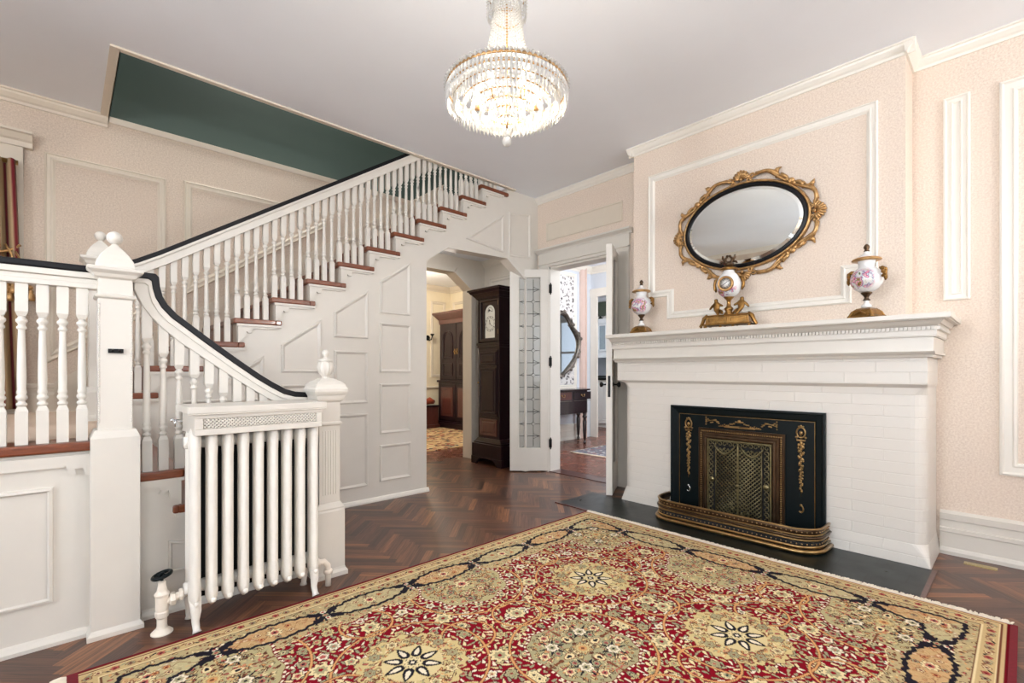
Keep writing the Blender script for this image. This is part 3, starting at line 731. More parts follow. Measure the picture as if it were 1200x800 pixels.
#NEXT
# ------------------------------------------------------------------ RADIATOR
R = thing('radiator', (.62, 2.36, 0), 'white cast-iron column radiator with a screened shelf on top, in front of the lower stairs', 'radiator')
def rel(mb, root, name, m, bevel=0, parent=None, base=None):
    b = base if base is not None else root.location
    mb.v = [(v[0] - b[0], v[1] - b[1], v[2] - b[2]) for v in mb.v]
    return mb.build(name, m, parent or root, bevel=bevel)
for k in range(9):
    x = .388 + .0592 * k
    end = k in (0, 8)
    m = MB()
    # two fat rounded columns (front, back) joined by hubs
    for yc in (2.308,):
        m.lathe([(.008, .093), (.016, .105), (.0215, .125), (.0225, .15), (.0205, .2), (.0205, .70), (.0225, .76), (.0215, .80), (.014, .82), (.004, .828)], (x, yc, 0), 16, squash=(1, 2.0))
    if k == 0: m.lathe([(.004, .10), (.014, .12), (.018, .15), (.018, .78), (.012, .81), (.004, .82)], (x, 2.40, 0), 12, squash=(1, 2.0))
    m.lathe([(.024, -.0296), (.026, -.02), (.026, .02), (.024, .0296)], (x, 2.355, .16), 12, axis='X')
    m.lathe([(.024, -.0296), (.026, -.02), (.026, .02), (.024, .0296)], (x, 2.355, .76), 12, axis='X')
    m.ball((x, 2.268, .118), .011, 10, 6)
    sec = rel(m, R, 'radiator_section', RADI)
    if end:
        for yc, dy in ((2.295, -1), (2.415, 1)):
            f = MB(); sx = -1 if k == 0 else 1
            f.tube([(x, yc, .13), (x + .002, yc + dy * .006, .08), (x, yc + dy * .004, .04), (x + .002, yc + dy * .014, .012), (x + .003, yc + dy * .02, .001)], [.022, .019, .014, .013, .017], 10)
            f.v = [(v[0] - R.location[0], v[1] - R.location[1], max(v[2], 0)) for v in f.v]
            f.build('leg', RADI, R)
rel(MB().box(.395, 2.385, .10, .885, 2.39, .86), R, 'gap_shade_panel', DARKGAP)  # dark sheet added so the gaps between the sections read as deep shade
# screened shelf
m = MB().box(.352, 2.222, .885, .895, 2.50, .912); m.box(.352, 2.222, .879, .895, 2.236, .885)
rel(m, R, 'shelf', WHITE, .003)
m = MB(); y0, y1 = 2.232, 2.244
xa, xb, za, zb = .375, .876, .797, .882
hx0, hx1, hz0, hz1 = .404, .852, .822, .864
m.box(xa, y0, za, xb, y1, hz0).box(xa, y0, hz1, xb, y1, zb).box(xa, y0, hz0, hx0, y1, hz1).box(hx1, y0, hz0, xb, y1, hz1)
m.box(xa, y1, za, xa + .012, 2.49, zb).box(xb - .012, y1, za, xb, 2.49, zb)
rel(m, R, 'shelf_apron', WHITE, .002)
# pierced lattice
m = MB(); n = 32; dx = (hx1 - hx0) / n; dz = (hz1 - hz0) / 3
for i in range(-3, n + 1):
    for s in (1, -1):
        pts = []
        for j in range(4):
            x = hx0 + dx * (i + (j if s > 0 else 3 - j)); pts.append((x, y0 + .006, hz0 + dz * j))
        pts = [p for p in pts if hx0 - 1e-6 <= p[0] <= hx1 + 1e-6]
        if len(pts) > 1: m.tube(pts, .0036, 4, flat=(1, .5), up=(0, 1, 0))
rel(m, R, 'pierced_grille', WHITE)
rel(MB().box(hx0, y1 + .01, hz0, hx1, y1 + .012, hz1), R, 'grille_backing', DARKGAP)
# supply valve with handwheel
m = MB().lathe([(.038, 0), (.038, .004), (.03, .012), (.02, .02), (.0175, .03), (.0175, .06), (.0225, .066), (.0235, .075), (.0235, .085), (.0215, .09), (.0225, .10), (.0225, .148), (.0255, .152), (.0265, .158), (.02, .166), (.0175, .17), (.014, .19), (.013, .205), (.006, .21)], (.288, 2.375, 0), 28, smooth=False)
m.tube([(.288, 2.375, .12), (.33, 2.368, .132), (.375, 2.36, .145)], .016, 12)
m.lathe([(.022, 0), (.026, .004), (.026, .016), (.022, .02)], (.312, 2.366, .130), 6, axis='X', smooth=False)
m.lathe([(.021, 0), (.025, .004), (.025, .010), (.021, .014)], (.343, 2.362, .140), 8, axis='X', smooth=False)
v = rel(m, R, 'valve', PIPEW)
m = MB(); c = Vector((.288, 2.375, .232))
m.tube([(c.x + .030 * math.cos(a), c.y + .030 * math.sin(a), c.z + .008 * math.cos(a)) for a in [2 * PI * i / 20 for i in range(20)]], .0075, 8, closed=True)
for i in range(5):
    a = 2 * PI * i / 5; m.tube([c, (c.x + .025 * math.cos(a), c.y + .025 * math.sin(a), c.z)], .004, 6)
m.lathe([(.006, -.03), (.006, .004), (.009, .006), (.006, .01)], c, 10)
w_ = rel(m, R, 'handwheel', IRON, parent=v); tag(w_, 'black valve handwheel')
# return pipe at the far end
m = MB().tube([(.86, 2.345, .12), (.90, 2.345, .125), (.93, 2.345, .122), (.948, 2.343, .10), (.95, 2.342, .06), (.95, 2.342, 0)], .014, 12)
m.lathe([(.02, .06), (.022, .064), (.022, .075), (.019, .08)], (.95, 2.342, 0), 14).lathe([(.019, 0), (.021, .004), (.021, .014), (.018, .018)], (.89, 2.345, .124), 14, axis='X')
rel(m, R, 'return_pipe', PIPEW)
# air vent on the near end
m = MB().tube([(.36, 2.40, .845), (.342, 2.40, .85), (.33, 2.40, .85)], .005, 8).ball((.326, 2.40, .852), .009, 8, 6).lathe([(.006, 0), (.006, .03)], (.337, 2.40, .825), 8)
rel(m, R, 'air_vent', CHROME)

# ------------------------------------------------------------------ FIREPLACE
FP = thing('fireplace', (3.5, 1.3, 0), 'white painted brick fireplace with a deep dentilled mantel shelf and a black tile hearth', 'fireplace')
FB = FP.location
def rr(y0, y1, x0, r, n=6):
    """plan outline (x,y) of the brick body: front at x0, rounded front corners"""
    p = [(XW, y0), (x0 + r, y0)]
    p = [(XW, y0)]
    for i in range(n + 1):
        a = PI / 2 * i / n; p.append((x0 + r - r * math.sin(a), y0 + r - r * math.cos(a)))
    for i in range(n + 1):
        a = PI / 2 * i / n; p.append((x0 + r - r * math.cos(a), y1 - r + r * math.sin(a)))
    p.append((XW, y1)); return p
def ring_loft(mb, levels):
    n = len(levels[0][0]); vs = []; fs = []
    for pl, z in levels: vs += [(p[0], p[1], z) for p in pl]
    for j in range(len(levels) - 1):
        for i in range(n): fs.append((j * n + i, j * n + (i + 1) % n, (j + 1) * n + (i + 1) % n, (j + 1) * n + i))
    fs.append(tuple(range(n))[::-1]); fs.append(tuple(range((len(levels) - 1) * n, len(levels) * n)))
    o = len(mb.f); mb._add(vs, fs)
    return mb
m = MB()
A = rr(.336, 2.262, 3.352, .004); B = rr(.352, 2.248, 3.362, .07); C = rr(.346, 2.29, 3.33, .004)
ring_loft(m, [(A, 0), (A, .012), (rr(.345, 2.254, 3.357, .035), .075), (B, .12), (B, .93), (rr(.352, 2.25, 3.36, .03), .965), (C, .985), (C, 1.14)])
br = rel(m, FP, 'brick_surround', BRICKW)
m = MB()
def shelf_layer(z0, z1, x0a, x0b, ya, yb, dya=0, dyb=0):
    m.frust(x0a, ya, XW, yb, z0, x0b, ya - dya, XW, yb + dyb, z1)
shelf_layer(1.13, 1.145, 3.305, 3.30, .325, 2.30); shelf_layer(1.145, 1.16, 3.285, 3.27, .312, 2.30)
shelf_layer(1.16, 1.235, 3.285, 3.285, .318, 2.295)
shelf_layer(1.235, 1.24, 3.275, 3.275, .308, 2.298); shelf_layer(1.24, 1.268, 3.27, 3.27, .305, 2.30)
rel(m, FP, 'frieze', WHITE, .001)
m = MB()
shelf_layer(1.29, 1.30, 3.258, 3.245, .30, 2.30, .005); shelf_layer(1.30, 1.325, 3.245, 3.222, .288, 2.30, .018)
shelf_layer(1.268, 1.29, 3.268, 3.268, .303, 2.30)
rel(m, FP, 'crown_moulding', WHITE)
m = MB(); y = .31
while y < 2.29: m.box(3.256, y, 1.271, 3.268, y + .011, 1.288); y += .0185
x = 3.275
while x < 3.74: m.box(x, .291, 1.271, x + .011, .303, 1.288); x += .0185
rel(m, FP, 'dentil_moulding', WHITE)
rel(MB().box(3.20, .245, 1.325, XW, 2.315, 1.352).box(3.208, .253, 1.32, XW, 2.312, 1.325), FP, 'mantel_shelf', WHITE, .003)
rel(MB().box(2.905, .33, 0, 3.35, 2.56, .006), FP, 'hearth', HEARTHM, 0)
rel(MB().box(2.885, .31, 0, 2.905, 2.58, .007).box(2.885, .31, 0, 3.35, .33, .007), FP, 'hearth_border', MAHOG2, 0)

# insert: black iron surround + projecting brass grille cover
FI = thing('fireplace_insert', (3.35, 1.31, .007), 'black iron fireplace surround with gilt ornaments and a brass grille cover', 'fireplace insert')
BI = FI.location
X0 = 3.345
m = MB().box(X0, .812, .007, 3.3515, 1.815, .805); m.frame(rect(.812, .007, 1.815, .805), lambda a, b, h: (X0 - h, a, b), [(0, 0), (0, .014), (.012, .016), (.02, .01), (.05, .006), (.058, 0)])
rel(m, FI, 'iron_surround', IRON, base=BI)
rel(MB().frame(rect(.868, .0, 1.752, .747), lambda a, b, h: (X0 - h, a, b), [(0, 0), (.001, .004), (.004, .004), (.005, 0)]), FI, 'gilt_line', BRASS, base=BI)
gy0, gy1, gz1 = 1.035, 1.60, .655
m = MB().frame(rect(gy0, .01, gy1, gz1), lambda a, b, h: (X0 - h, a, b), [(0, 0), (.0, .01), (.004, .014), (.010, .014), (.014, .010), (.026, .010), (.03, .02), (.036, .024), (.042, .024), (.05, .034), (.058, .036), (.064, .034), (.068, .026), (.074, .024)])
cf = rel(m, FI, 'cover_frame', COPPER, base=BI)
m = MB(); y = gy0 + .02
while y < gy1 - .02: m.ball((X0 - .013, y, gz1 - .021), .0055, 6, 4); y += .014
z = .03
while z < gz1 - .03:
    m.ball((X0 - .013, gy0 + .021, z), .0055, 6, 4); m.ball((X0 - .013, gy1 - .021, z), .0055, 6, 4); z += .014
rel(m, FI, 'bead_row', BRASS, parent=cf, base=BI)
rel(MB().box(X0 - .012, gy0 + .06, .01, X0 - .001, gy1 - .06, gz1 - .06), FI, 'grille_backing', DARKGAP, base=BI)
# pierced grille
iy0, iy1, iz0, iz1 = gy0 + .078, gy1 - .078, .03, gz1 - .078
XG = X0 - .026
m = MB()
m.frame(rect(iy0 - .006, iz0 - .006, iy1 + .006, iz1 + .006), lambda a, b, h: (XG - h, a, b), [(0, 0), (0, .006), (.006, .008), (.010, .003), (.012, 0)])
ly0, ly1 = iy0 + .055, iy1 - .055
st = .027
def clip_line(p, q, a0, b0, a1, b1):
    t0, t1 = 0, 1; dx, dy = q[0] - p[0], q[1] - p[1]
    for pp, qq in ((-dx, p[0] - a0), (dx, a1 - p[0]), (-dy, p[1] - b0), (dy, b1 - p[1])):
        if pp == 0:
            if qq < 0: return None
        else:
            r = qq / pp
            if pp < 0: t0 = max(t0, r)
            else: t1 = min(t1, r)
    if t0 >= t1: return None
    return (p[0] + dx * t0, p[1] + dy * t0), (p[0] + dx * t1, p[1] + dy * t1)
k = -1.2
while k < 1.6:
    for s in (1, -1):
        c = clip_line((k if s > 0 else iy0 + (iy1 - iy0) + iy0 - k, -.2), ((k + 1.2) if s > 0 else iy0 + iy1 - k - 1.2, 1.0), ly0, iz0 + .03, ly1, iz1 - .05)
        if c: m.tube([(XG, c[0][0], c[0][1]), (XG, c[1][0], c[1][1])], .0034, 4)
    k += st
def scroll(mb, cy_, cz, r, turns, a0, dirn, rad=.003, X=XG, n=18, ex=1):
    pts = []
    for i in range(n + 1):
        t = i / n; a = a0 + dirn * turns * 2 * PI * t; rr_ = r * (1 - .85 * t ** ex)
        pts.append((X - .002, cy_ + rr_ * math.cos(a), cz + rr_ * math.sin(a)))
    mb.tube(pts, [rad * (1 - .3 * i / n) for i in range(n + 1)], 5)
for side in (0, 1):
    yc = (iy0 + .027) if side == 0 else (iy1 - .027); d = 1 if side == 0 else -1
    z = iz0 + .03; q = 0
    while z < iz1 - .03:
        scroll(m, yc, z, .021, 1.1, PI / 2 if q % 2 else -PI / 2, d if q % 2 else -d, .0032); z += .033; q += 1
    m.tube([(XG, yc + d * .027, iz0), (XG, yc + d * .027, iz1)], .0026, 5)
    m.lathe([(.002, -.008), (.018, -.007), (.02, 0)], (XG, yc, (iz0 + iz1) / 2), 14, axis='X')
q = 0; y = iy0 + .02
while y < iy1 - .01:
    scroll(m, y, iz1 - .022, .02, 1.1, 0 if q % 2 else PI, 1 if q % 2 else -1, .0032); scroll(m, y, iz0 + .018, .018, 1.1, 0 if q % 2 else PI, -1 if q % 2 else 1, .0032)
    y += .034; q += 1
yc = (iy0 + iy1) / 2
for s in (-1, 1):   # swags
    pts = [(XG - .004, yc + s * (.02 + .14 * t), iz1 - .035 - .055 * math.sin(PI * t)) for t in [i / 12 for i in range(13)]]
    m.tube(pts, [.004 + .004 * math.sin(PI * i / 12) for i in range(13)], 6)
    for j in range(5): m.ball((XG - .004, yc + s * (.035 + .026 * j), iz1 - .05 - .01 * (j % 2)), .006, 6, 4)
    scroll(m, yc + s * .05, iz0 + .075, .03, 1.2, 0, s, .003); scroll(m, yc + s * .05, iz0 + .12, .02, 1.2, 0, -s, .003)
m.lathe([(.006, 0), (.008, .05), (.005, .12), (.009, .2), (.006, .26), (.010, .3), (.006, .4), (.009, iz1 - iz0 - .05), (.005, iz1 - iz0 - .01)], (XG - .004, yc, iz0), 8)
m.ball((XG - .014, yc, (iz0 + iz1) / 2 - .02), .013, 10, 6); m.tube([(XG - .014, yc, (iz0 + iz1) / 2 - .02), (XG - .018, yc - .03, (iz0 + iz1) / 2 - .01)], .004, 6)
rel(m, FI, 'pierced_grille', OLIVEB, base=BI)
# gilt drops
for yc in (1.678, .945):
    m = MB(); X = X0 - .004
    m.tube([(X, yc + .024 * math.cos(a), .675 + .032 * math.sin(a)) for a in [2 * PI * i / 16 for i in range(16)]], .005, 6, closed=True)
    m.ball((X, yc, .672), .012, 8, 6, (.5, 1, 1.2)); m.ball((X, yc, .715), .008, 8, 6)
    for s in (-1, 1): m.ball((X, yc + s * .012, .712), .006, 6, 4); m.ball((X, yc + s * .026, .645), .008, 6, 4); 
    m.frust(X - .003, yc - .024, X + .004, yc + .024, .622, X - .003, yc - .026, X + .004, yc + .026, .632)
    z = .61; j = 0
    while z > .30:
        f = (z - .28) / .33; wd = .008 + .016 * f
        m.ball((X, yc + wd * .6 * math.sin(j * 2.1), z), .0055 + .004 * f, 6, 4, (.6, 1, 1.3))
        m.ball((X, yc - wd * .7 * math.sin(j * 1.7 + 1), z - .006), .0045 + .003 * f, 6, 4, (.6, 1, 1.3)); m.ball((X, yc, z), .005, 6, 4)
        z -= .013; j += 1
    m.tube([(X, yc, .66), (X, yc, .28)], .0022, 5)
    rel(m, FI, 'gilt_drop', BRASS, base=BI)
    m = MB().tube([(X, yc + .012 * math.cos(a), .2 + .02 * math.sin(a)) for a in [PI * .3 + 1.5 * PI * i / 12 for i in range(13)]], .005, 6).ball((X, yc, .224), .009, 8, 6)
    rel(m, FI, 'ring_boss', CHROME if yc > 1.5 else BRASS, base=BI)
m = MB(); X = X0 - .004; yc = 1.318
for s in (-1, 1):
    for j in range(10):
        m.ball((X, yc + s * (.008 + .013 * j), .683 + .026 * math.exp(-(j * .013 / .045) ** 2) + .004 * math.sin(j * 2)), .0075 - .0004 * j, 6, 4, (.6, 1.2, .9))
    m.tube([(X, yc + s * .14, .674), (X, yc + s * .07, .676), (X, yc, .678)], .004, 5)
m.ball((X, yc, .715), .012, 8, 6, (.6, 1, 1)); m.box(X - .003, yc - .1, .668, X + .003, yc + .1, .674)
rel(m, FI, 'gilt_crest', BRASS, base=BI)
for yc, s in ((1.50, 1), (1.13, -1)):
    m = MB()
    for j in range(9):
        m.ball((X, yc + s * (.045 - .011 * j), .705 + .012 * math.sin(j * 1.4)), .0065, 6, 4, (.6, 1.3, .9)); 
    for j in range(4): m.ball((X, yc + s * .047, .73 - .016 * j), .006, 6, 4)
    m.tube([(X, yc + s * .045, .70), (X, yc, .712), (X, yc - s * .045, .704)], .003, 5)
    rel(m, FI, 'gilt_spray', BRASS, base=BI)

# fender
FE = thing('fireplace_fender', (3.2, 1.31, .006), 'curved brass fender with beaded bands on the hearth in front of the grille', 'fender')
def fend(r, X=3.085, ya=.795, yb=1.825, xe=3.335):
    p = [(xe, ya - r)]
    R_ = .13
    for i in range(7):
        a = PI / 2 * i / 6; p.append((X + R_ - (R_ + r) * math.sin(a), ya + R_ - (R_ + r) * math.cos(a)))
    for i in range(7):
        a = PI / 2 * i / 6; p.append((X + R_ - (R_ + r) * math.cos(a), yb - R_ + (R_ + r) * math.sin(a)))
    p.append((xe, yb + r)); return p
def band(z, r, rad, flat, nm, m_):
    mb = MB(); mb.tube([(a, b, z) for a, b in fend(r)], rad, 10, flat=flat, up=(0, 0, 1)); return rel(mb, FE, nm, m_)
band(.022, .012, .014, (1, .9), 'base_rail', BRASS); band(.045, .004, .008, (.7, 1), 'band', BRASS)
band(.062, -.004, .014, (.25, 1), 'pierced_band', DARKGAP); band(.084, .0, .008, (1, .8), 'band', BRASS)
band(.100, .006, .010, (.9, .8), 'band', COPPER); band(.112, .0, .006, (1, .7), 'band', BRASS)
band(.130, -.004, .016, (.25, 1), 'pierced_band', COPPER); band(.149, .002, .007, (1.2, .8), 'top_rail', BRASS)
for z, r in ((.062, .001), (.130, .0015)):
    m = MB()
    path = fend(r); d = 0
    L_ = []
    for p, q in zip(path[:-1], path[1:]):
        seg = Vector((q[0] - p[0], q[1] - p[1])); ln = seg.length; t = (-d) % .027
        while t < ln: L_.append((p[0] + seg.x * t / ln, p[1] + seg.y * t / ln)); t += .027
        d = (d + ln) % .027
    for a, b in L_: m.ball((a, b, z), .0042, 6, 4)
    rel(m, FE, 'bead_row', GOLD)
for x_, y_ in ((3.33, .79), (3.33, 1.83), (3.12, .85), (3.12, 1.77)):
    rel(MB().lathe([(.012, .006), (.012, .014), (.008, .024)], (x_, y_, 0), 10), FE, 'foot', BRASS)

# ------------------------------------------------------------------ MIRROR
MR = thing('wall_mirror', (3.492, 1.352, 2.075), 'oval mirror in an ornate gilt frame hanging above the mantel', 'mirror')
tilt = math.radians(2.2)
MR.rotation_euler = (0, tilt * -1, 0)
def ell(a, b, n=72, x=0): return [(x, a * math.cos(2 * PI * i / n), b * math.sin(2 * PI * i / n)) for i in range(n)]
def elring(mb, levels, n=96):
    vs = []; fs = []
    for a, b, x in levels: vs += ell(a, b, n, x)
    for j in range(len(levels) - 1):
        for i in range(n): fs.append((j * n + i, j * n + (i + 1) % n, (j + 1) * n + (i + 1) % n, (j + 1) * n + i))
    mb._add(vs, fs, True); return mb
GA, GB = .388, .262
m = MB(); n = 96; m._add(ell(GA - .024, GB - .024, n, -.03), [tuple(range(n))]); m.build('mirror_glass', MIRRORG, MR)
elring(MB(), [(GA - .024, GB - .024, -.03), (GA, GB, -.024)]).build('bevelled_edge', BEVELG, MR)
elring(MB(), [(GA - .002, GB - .002, -.02), (GA - .001, GB - .001, -.032), (GA + .008, GB + .008, -.036), (GA + .016, GB + .016, -.028), (GA + .024, GB + .024, -.03), (GA + .026, GB + .026, -.015), (GA + .026, GB + .026, -.001)]).build('ebonised_rim', BLACKRAIL, MR)
elring(MB(), [(GA + .024, GB + .024, -.006), (GA + .026, GB + .026, -.03), (GA + .034, GB + .034, -.034), (GA + .042, GB + .042, -.026), (GA + .044, GB + .044, -.002), (GA + .03, GB + .03, -.001)]).build('gilt_rim', GOLD, MR)
m = MB()
def ep(t, o): # point offset o outside the rim at ellipse angle t
    a, b = GA + .04 + o, GB + .04 + o; return (a * math.cos(t), b * math.sin(t))
def vine(t0, t1, f, rad, n=24, x=-.018):
    pts = []; rs = []
    for i in range(n + 1):
        u = i / n; t = t0 + (t1 - t0) * u; y, z = ep(t, f(u)); pts.append((x - .008 * math.sin(PI * u), y, z)); rs.append(rad * (.7 + .85 * math.sin(PI * min(max(u, .06), .94))))
    m.tube(pts, rs, 6)
def curl(t, o, r, a0, s, rad=.0075, turns=1.15):
    y, z = ep(t, o); pts = []; rs = []
    for i in range(19):
        u = i / 18; a = a0 + s * turns * 2 * PI * u; q = r * (1 - .82 * u); pts.append((-.02 - .006 * u, y + q * math.cos(a), z + q * math.sin(a))); rs.append(rad * (1 - .35 * u))
    m.tube(pts, rs, 6)
def shell(t, o, r, spread=1.0):
    y, z = ep(t, o); nx = Vector((math.cos(t) / GA, math.sin(t) / GB)).normalized(); base = math.atan2(nx.y, nx.x)
    for j in range(-4, 5):
        a = base + j * .33 * spread; L2 = r * (1 - .035 * abs(j))
        m.tube([(-.012, y, z), (-.03, y + .6 * L2 * math.cos(a), z + .6 * L2 * math.sin(a)), (-.022, y + L2 * math.cos(a), z + L2 * math.sin(a)), (-.012, y + 1.04 * L2 * math.cos(a), z + 1.04 * L2 * math.sin(a))], [.004, .0085, .0095, .005], 6)
    m.ball((-.028, y, z), .013, 10, 6)
def leaf(t, o, L2, a, wd=.012):
    y, z = ep(t, o); m.tube([(-.014, y, z), (-.026, y + .5 * L2 * math.cos(a), z + .5 * L2 * math.sin(a)), (-.014, y + L2 * math.cos(a), z + L2 * math.sin(a))], [wd, wd * 1.1, wd * .25], 6)
for t0 in (0, PI / 2, PI, 3 * PI / 2):
    shell(t0, .018, .062)
    for s in (-1, 1):
        curl(t0 + s * .17, .03, .026, t0 + PI, s); curl(t0 + s * .13, .004, .018, t0, -s, .008)
        vine(t0 + s * .10, t0 + s * .62, lambda u: .012 + .042 * math.sin(PI * u * .95), .0085)
        vine(t0 + s * .20, t0 + s * .80, lambda u: .05 - .035 * u + .012 * math.sin(2 * PI * u), .007)
        leaf(t0 + s * .46, .05, .05, t0 + s * 1.0 * 1.2); leaf(t0 + s * .52, .04, .045, t0 + s * .2, .009); leaf(t0 + s * .36, .052, .035, t0 + s * 1.7, .006)
        curl(t0 + s * .60, .024, .022, t0, s, .006); curl(t0 + s * .72, .012, .016, t0 + PI, -s, .006)
for q in (PI / 4, 3 * PI / 4, 5 * PI / 4, 7 * PI / 4):
    y, z = ep(q, .018); m.ball((-.026, y, z), .019, 10, 6, (.7, 1.2, 1)); 
    for s in (-1, 1):
        y, z = ep(q + s * .07, .016); m.ball((-.024, y, z), .015, 8, 6, (.7, 1, 1))
        vine(q + s * .04, q + s * .26, lambda u: .014 + .02 * math.sin(PI * u), .008, 12)
m.build('carved_frame', GOLD, MR)

# ------------------------------------------------------------------ MANTEL ORNAMENTS
def skin_figure(name, V, E_, rad, m_, parent):
    import bmesh
    me = bpy.data.meshes.new(name); bm = bmesh.new(); lay = bm.verts.layers.skin.verify()
    vs = [bm.verts.new(v) for v in V]
    for v, r in zip(vs, rad): v[lay].radius = (r, r)
    vs[0][lay].use_root = True
    for a, b in E_: bm.edges.new((vs[a], vs[b]))
    bm.to_mesh(me); bm.free(); me.materials.append(m_)
    ob = bpy.data.objects.new(name, me); COL.objects.link(ob); ob.parent = parent
    sk = ob.modifiers.new('skin', 'SKIN'); sk.use_smooth_shade = True
    ob.modifiers.new('sub', 'SUBSURF').levels = 1; ob.modifiers['sub'].render_levels = 1
    return ob
def vase(y, seed, label, turn):
    v = thing('urn_vase', (3.30, y, 1.352), label, 'vase', None, turn)
    m = MB().sqstack(0, 0, [(.062, 0), (.066, .004), (.064, .012), (.056, .016), (.053, .03), (.045, .048), (.028, .058), (.018, .060)])
    for sx in (-1, 1):
        for sy in (-1, 1): m.ball((sx * .058, sy * .058, .009), .012, 8, 6, (1, 1, .75)); m.tube([(sx * .058, sy * .058, .012), (sx * .048, sy * .048, .034), (sx * .03, sy * .03, .056)], [.007, .009, .004], 6)
        m.tube([(sx * .058, .03 * q, .03 + .01 * math.cos(q * 3)) for q in (-1, -.5, 0, .5, 1)], .004, 5)
    m.build('gilt_base', BRONZE, v, bevel=.002)
    MB().lathe([(.016, .058), (.024, .064), (.026, .072), (.014, .084), (.011, .095), (.012, .1)], seg=24).build('porcelain_stem', PORC, v)
    MB().lathe([(.012, .1), (.02, .104), (.013, .110), (.01, .118), (.014, .126), (.024, .138), (.028, .143), (.026, .148)], seg=24).build('gilt_collar', COPPER, v)
    MB().lathe([(.02, .146), (.034, .152), (.055, .166), (.072, .19), (.078, .212), (.076, .235), (.064, .262), (.046, .28), (.038, .288), (.037, .3), (.042, .32), (.044, .326)], seg=40).build('porcelain_body', vase_mat('painted_vase_%d' % seed, seed * 3.7), v)
    MB().lathe([(.044, .322), (.066, .323), (.072, .328), (.068, .334), (.056, .341), (.044, .342)], seg=32).build('gilt_rim', GOLD, v)
    lid = MB().lathe([(.05, .338), (.044, .346), (.03, .354), (.016, .364), (.012, .372), (.010, .378)], seg=32).build('lid', PORC, v)
    MB().lathe([(.010, .376), (.014, .38), (.008, .386), (.013, .395), (.014, .404), (.008, .414), (.003, .42)], seg=16, flute=5, famp=.12).build('lid_finial', COPPER, lid)
    for s in (-1, 1):
        h = MB().tube([(0, s * .066, .275), (0, s * .086, .272), (0, s * .098, .255), (0, s * .094, .236), (0, s * .082, .226), (0, s * .076, .232)], [.005, .008, .009, .01, .008, .005], 8)
        h.ball((0, s * .094, .262), .012, 8, 6).ball((0, s * .096, .24), .011, 8, 6, (1, .8, 1.3)).tube([(0, s * .096, .232), (0, s * .098, .212), (0, s * .096, .2)], [.007, .009, .003], 6)
        h.ball((-.008, s * .09, .25), .012, 6, 5); h.ball((0, s * .098, .222), .011, 6, 5, (1, .8, 1.4)); h.ball((0, s * .08, .27), .012, 6, 5)
        h.build('gilt_handle', BRONZE, v)
    return v
vase(2.045, 1, 'lidded porcelain urn with gilt mounts at the doorway end of the mantel', .12)
vase(.605, 2, 'lidded porcelain urn with pink roses and gilt mounts at the right end of the mantel', -.35)

MC = thing('mantel_clock', (3.30, 1.37, 1.352), 'porcelain globe clock on a gilt cherub base, below the oval mirror', 'clock', None, .1)
m = MB()
m.frust(-.06, -.165, .06, .165, .018, -.052, -.15, .052, .15, .03).frust(-.05, -.14, .05, .14, .03, -.046, -.135, .046, .135, .075).frust(-.055, -.145, .055, .145, .075, -.045, -.13, .045, .13, .088)
m.frame(rect(-.13, .036, -.02, .07), lambda a, b, h: (-.05 - h, a, b), [(0, 0), (.001, .005), (.006, .005), (.007, 0)]).frame(rect(.0, .036, .12, .07), lambda a, b, h: (-.05 - h, a, b), [(0, 0), (.001, .005), (.006, .005), (.007, 0)])
for s in (-1, 1):
    m.tube([(-.03, s * .13, .09), (-.03, s * .155, .07), (-.03, s * .165, .04), (-.03, s * .18, .016), (-.03, s * .172, .006)], [.012, .014, .012, .01, .008], 8)
    for x_ in (-.05, .05): m.ball((x_, s * .14, .009), .012, 8, 6, (1, 1, .8)); m.ball((x_, s * .04, .009), .010, 8, 6, (1, 1, .9))
m.lathe([(.035, .086), (.03, .1), (.02, .11), (.026, .12), (.03, .132), (.016, .145), (.012, .165), (.014, .185), (.028, .20), (.034, .208)], seg=20)
m.build('gilt_base', BRONZE, MC)
for s in (-1, 1):   # seated cherubs, each one continuous figure
    CS = lambda p: (p[0] * 1.3, s * .088 + (p[1] - s * .085) * 1.35, .092 + (p[2] - .092) * 1.5)
    V = [(0, s * .085, .10), (0, s * .082, .125), (0, s * .08, .143), (0, s * .082, .152), (0, s * .082, .168), (-.018, s * .07, .104), (-.03, s * .062, .088), (.004, s * .06, .112), (-.02, s * .045, .095), (-.004, s * .062, .138), (-.01, s * .045, .13), (0, s * .10, .135), (0, s * .115, .118)]
    E_ = [(0, 1), (1, 2), (2, 3), (3, 4), (0, 5), (5, 6), (0, 7), (7, 8), (2, 9), (9, 10), (2, 11), (11, 12)]
    V = [CS(p) for p in V]; rad = [.022, .023, .018, .010, .020, .014, .008, .014, .008, .010, .007, .010, .007]
    skin_figure('cherub', V, E_, rad, BRONZE, MC)
MB().lathe([(.02, .206), (.04, .212), (.062, .232), (.075, .262), (.078, .292), (.073, .322), (.058, .352), (.042, .37), (.034, .382), (.036, .392)], seg=36).build('porcelain_body', vase_mat('painted_clock_body', 9.1), MC)
MB().lathe([(.040, .388), (.056, .393), (.057, .40), (.046, .408), (.026, .416), (.018, .424)], seg=28).build('gilt_rim', BRONZE, MC)
dial = MB().lathe([(.050, -.056), (.052, -.074), (.048, -.083), (.038, -.082), (.036, -.078)], (0, .0, .29), 32, axis='X')
dial.build('dial_bezel', GOLD, MC)
dl = MB().lathe([(.037, -.0785), (.0001, -.080)], (0, 0, .29), 32, axis='X').build('dial', PORC, MC)
m = MB()
for i in range(12):
    a = 2 * PI * i / 12; m.tube([(-.081, .023 * math.cos(a), .29 + .023 * math.sin(a)), (-.081, .032 * math.cos(a), .29 + .032 * math.sin(a))], .0016, 4)
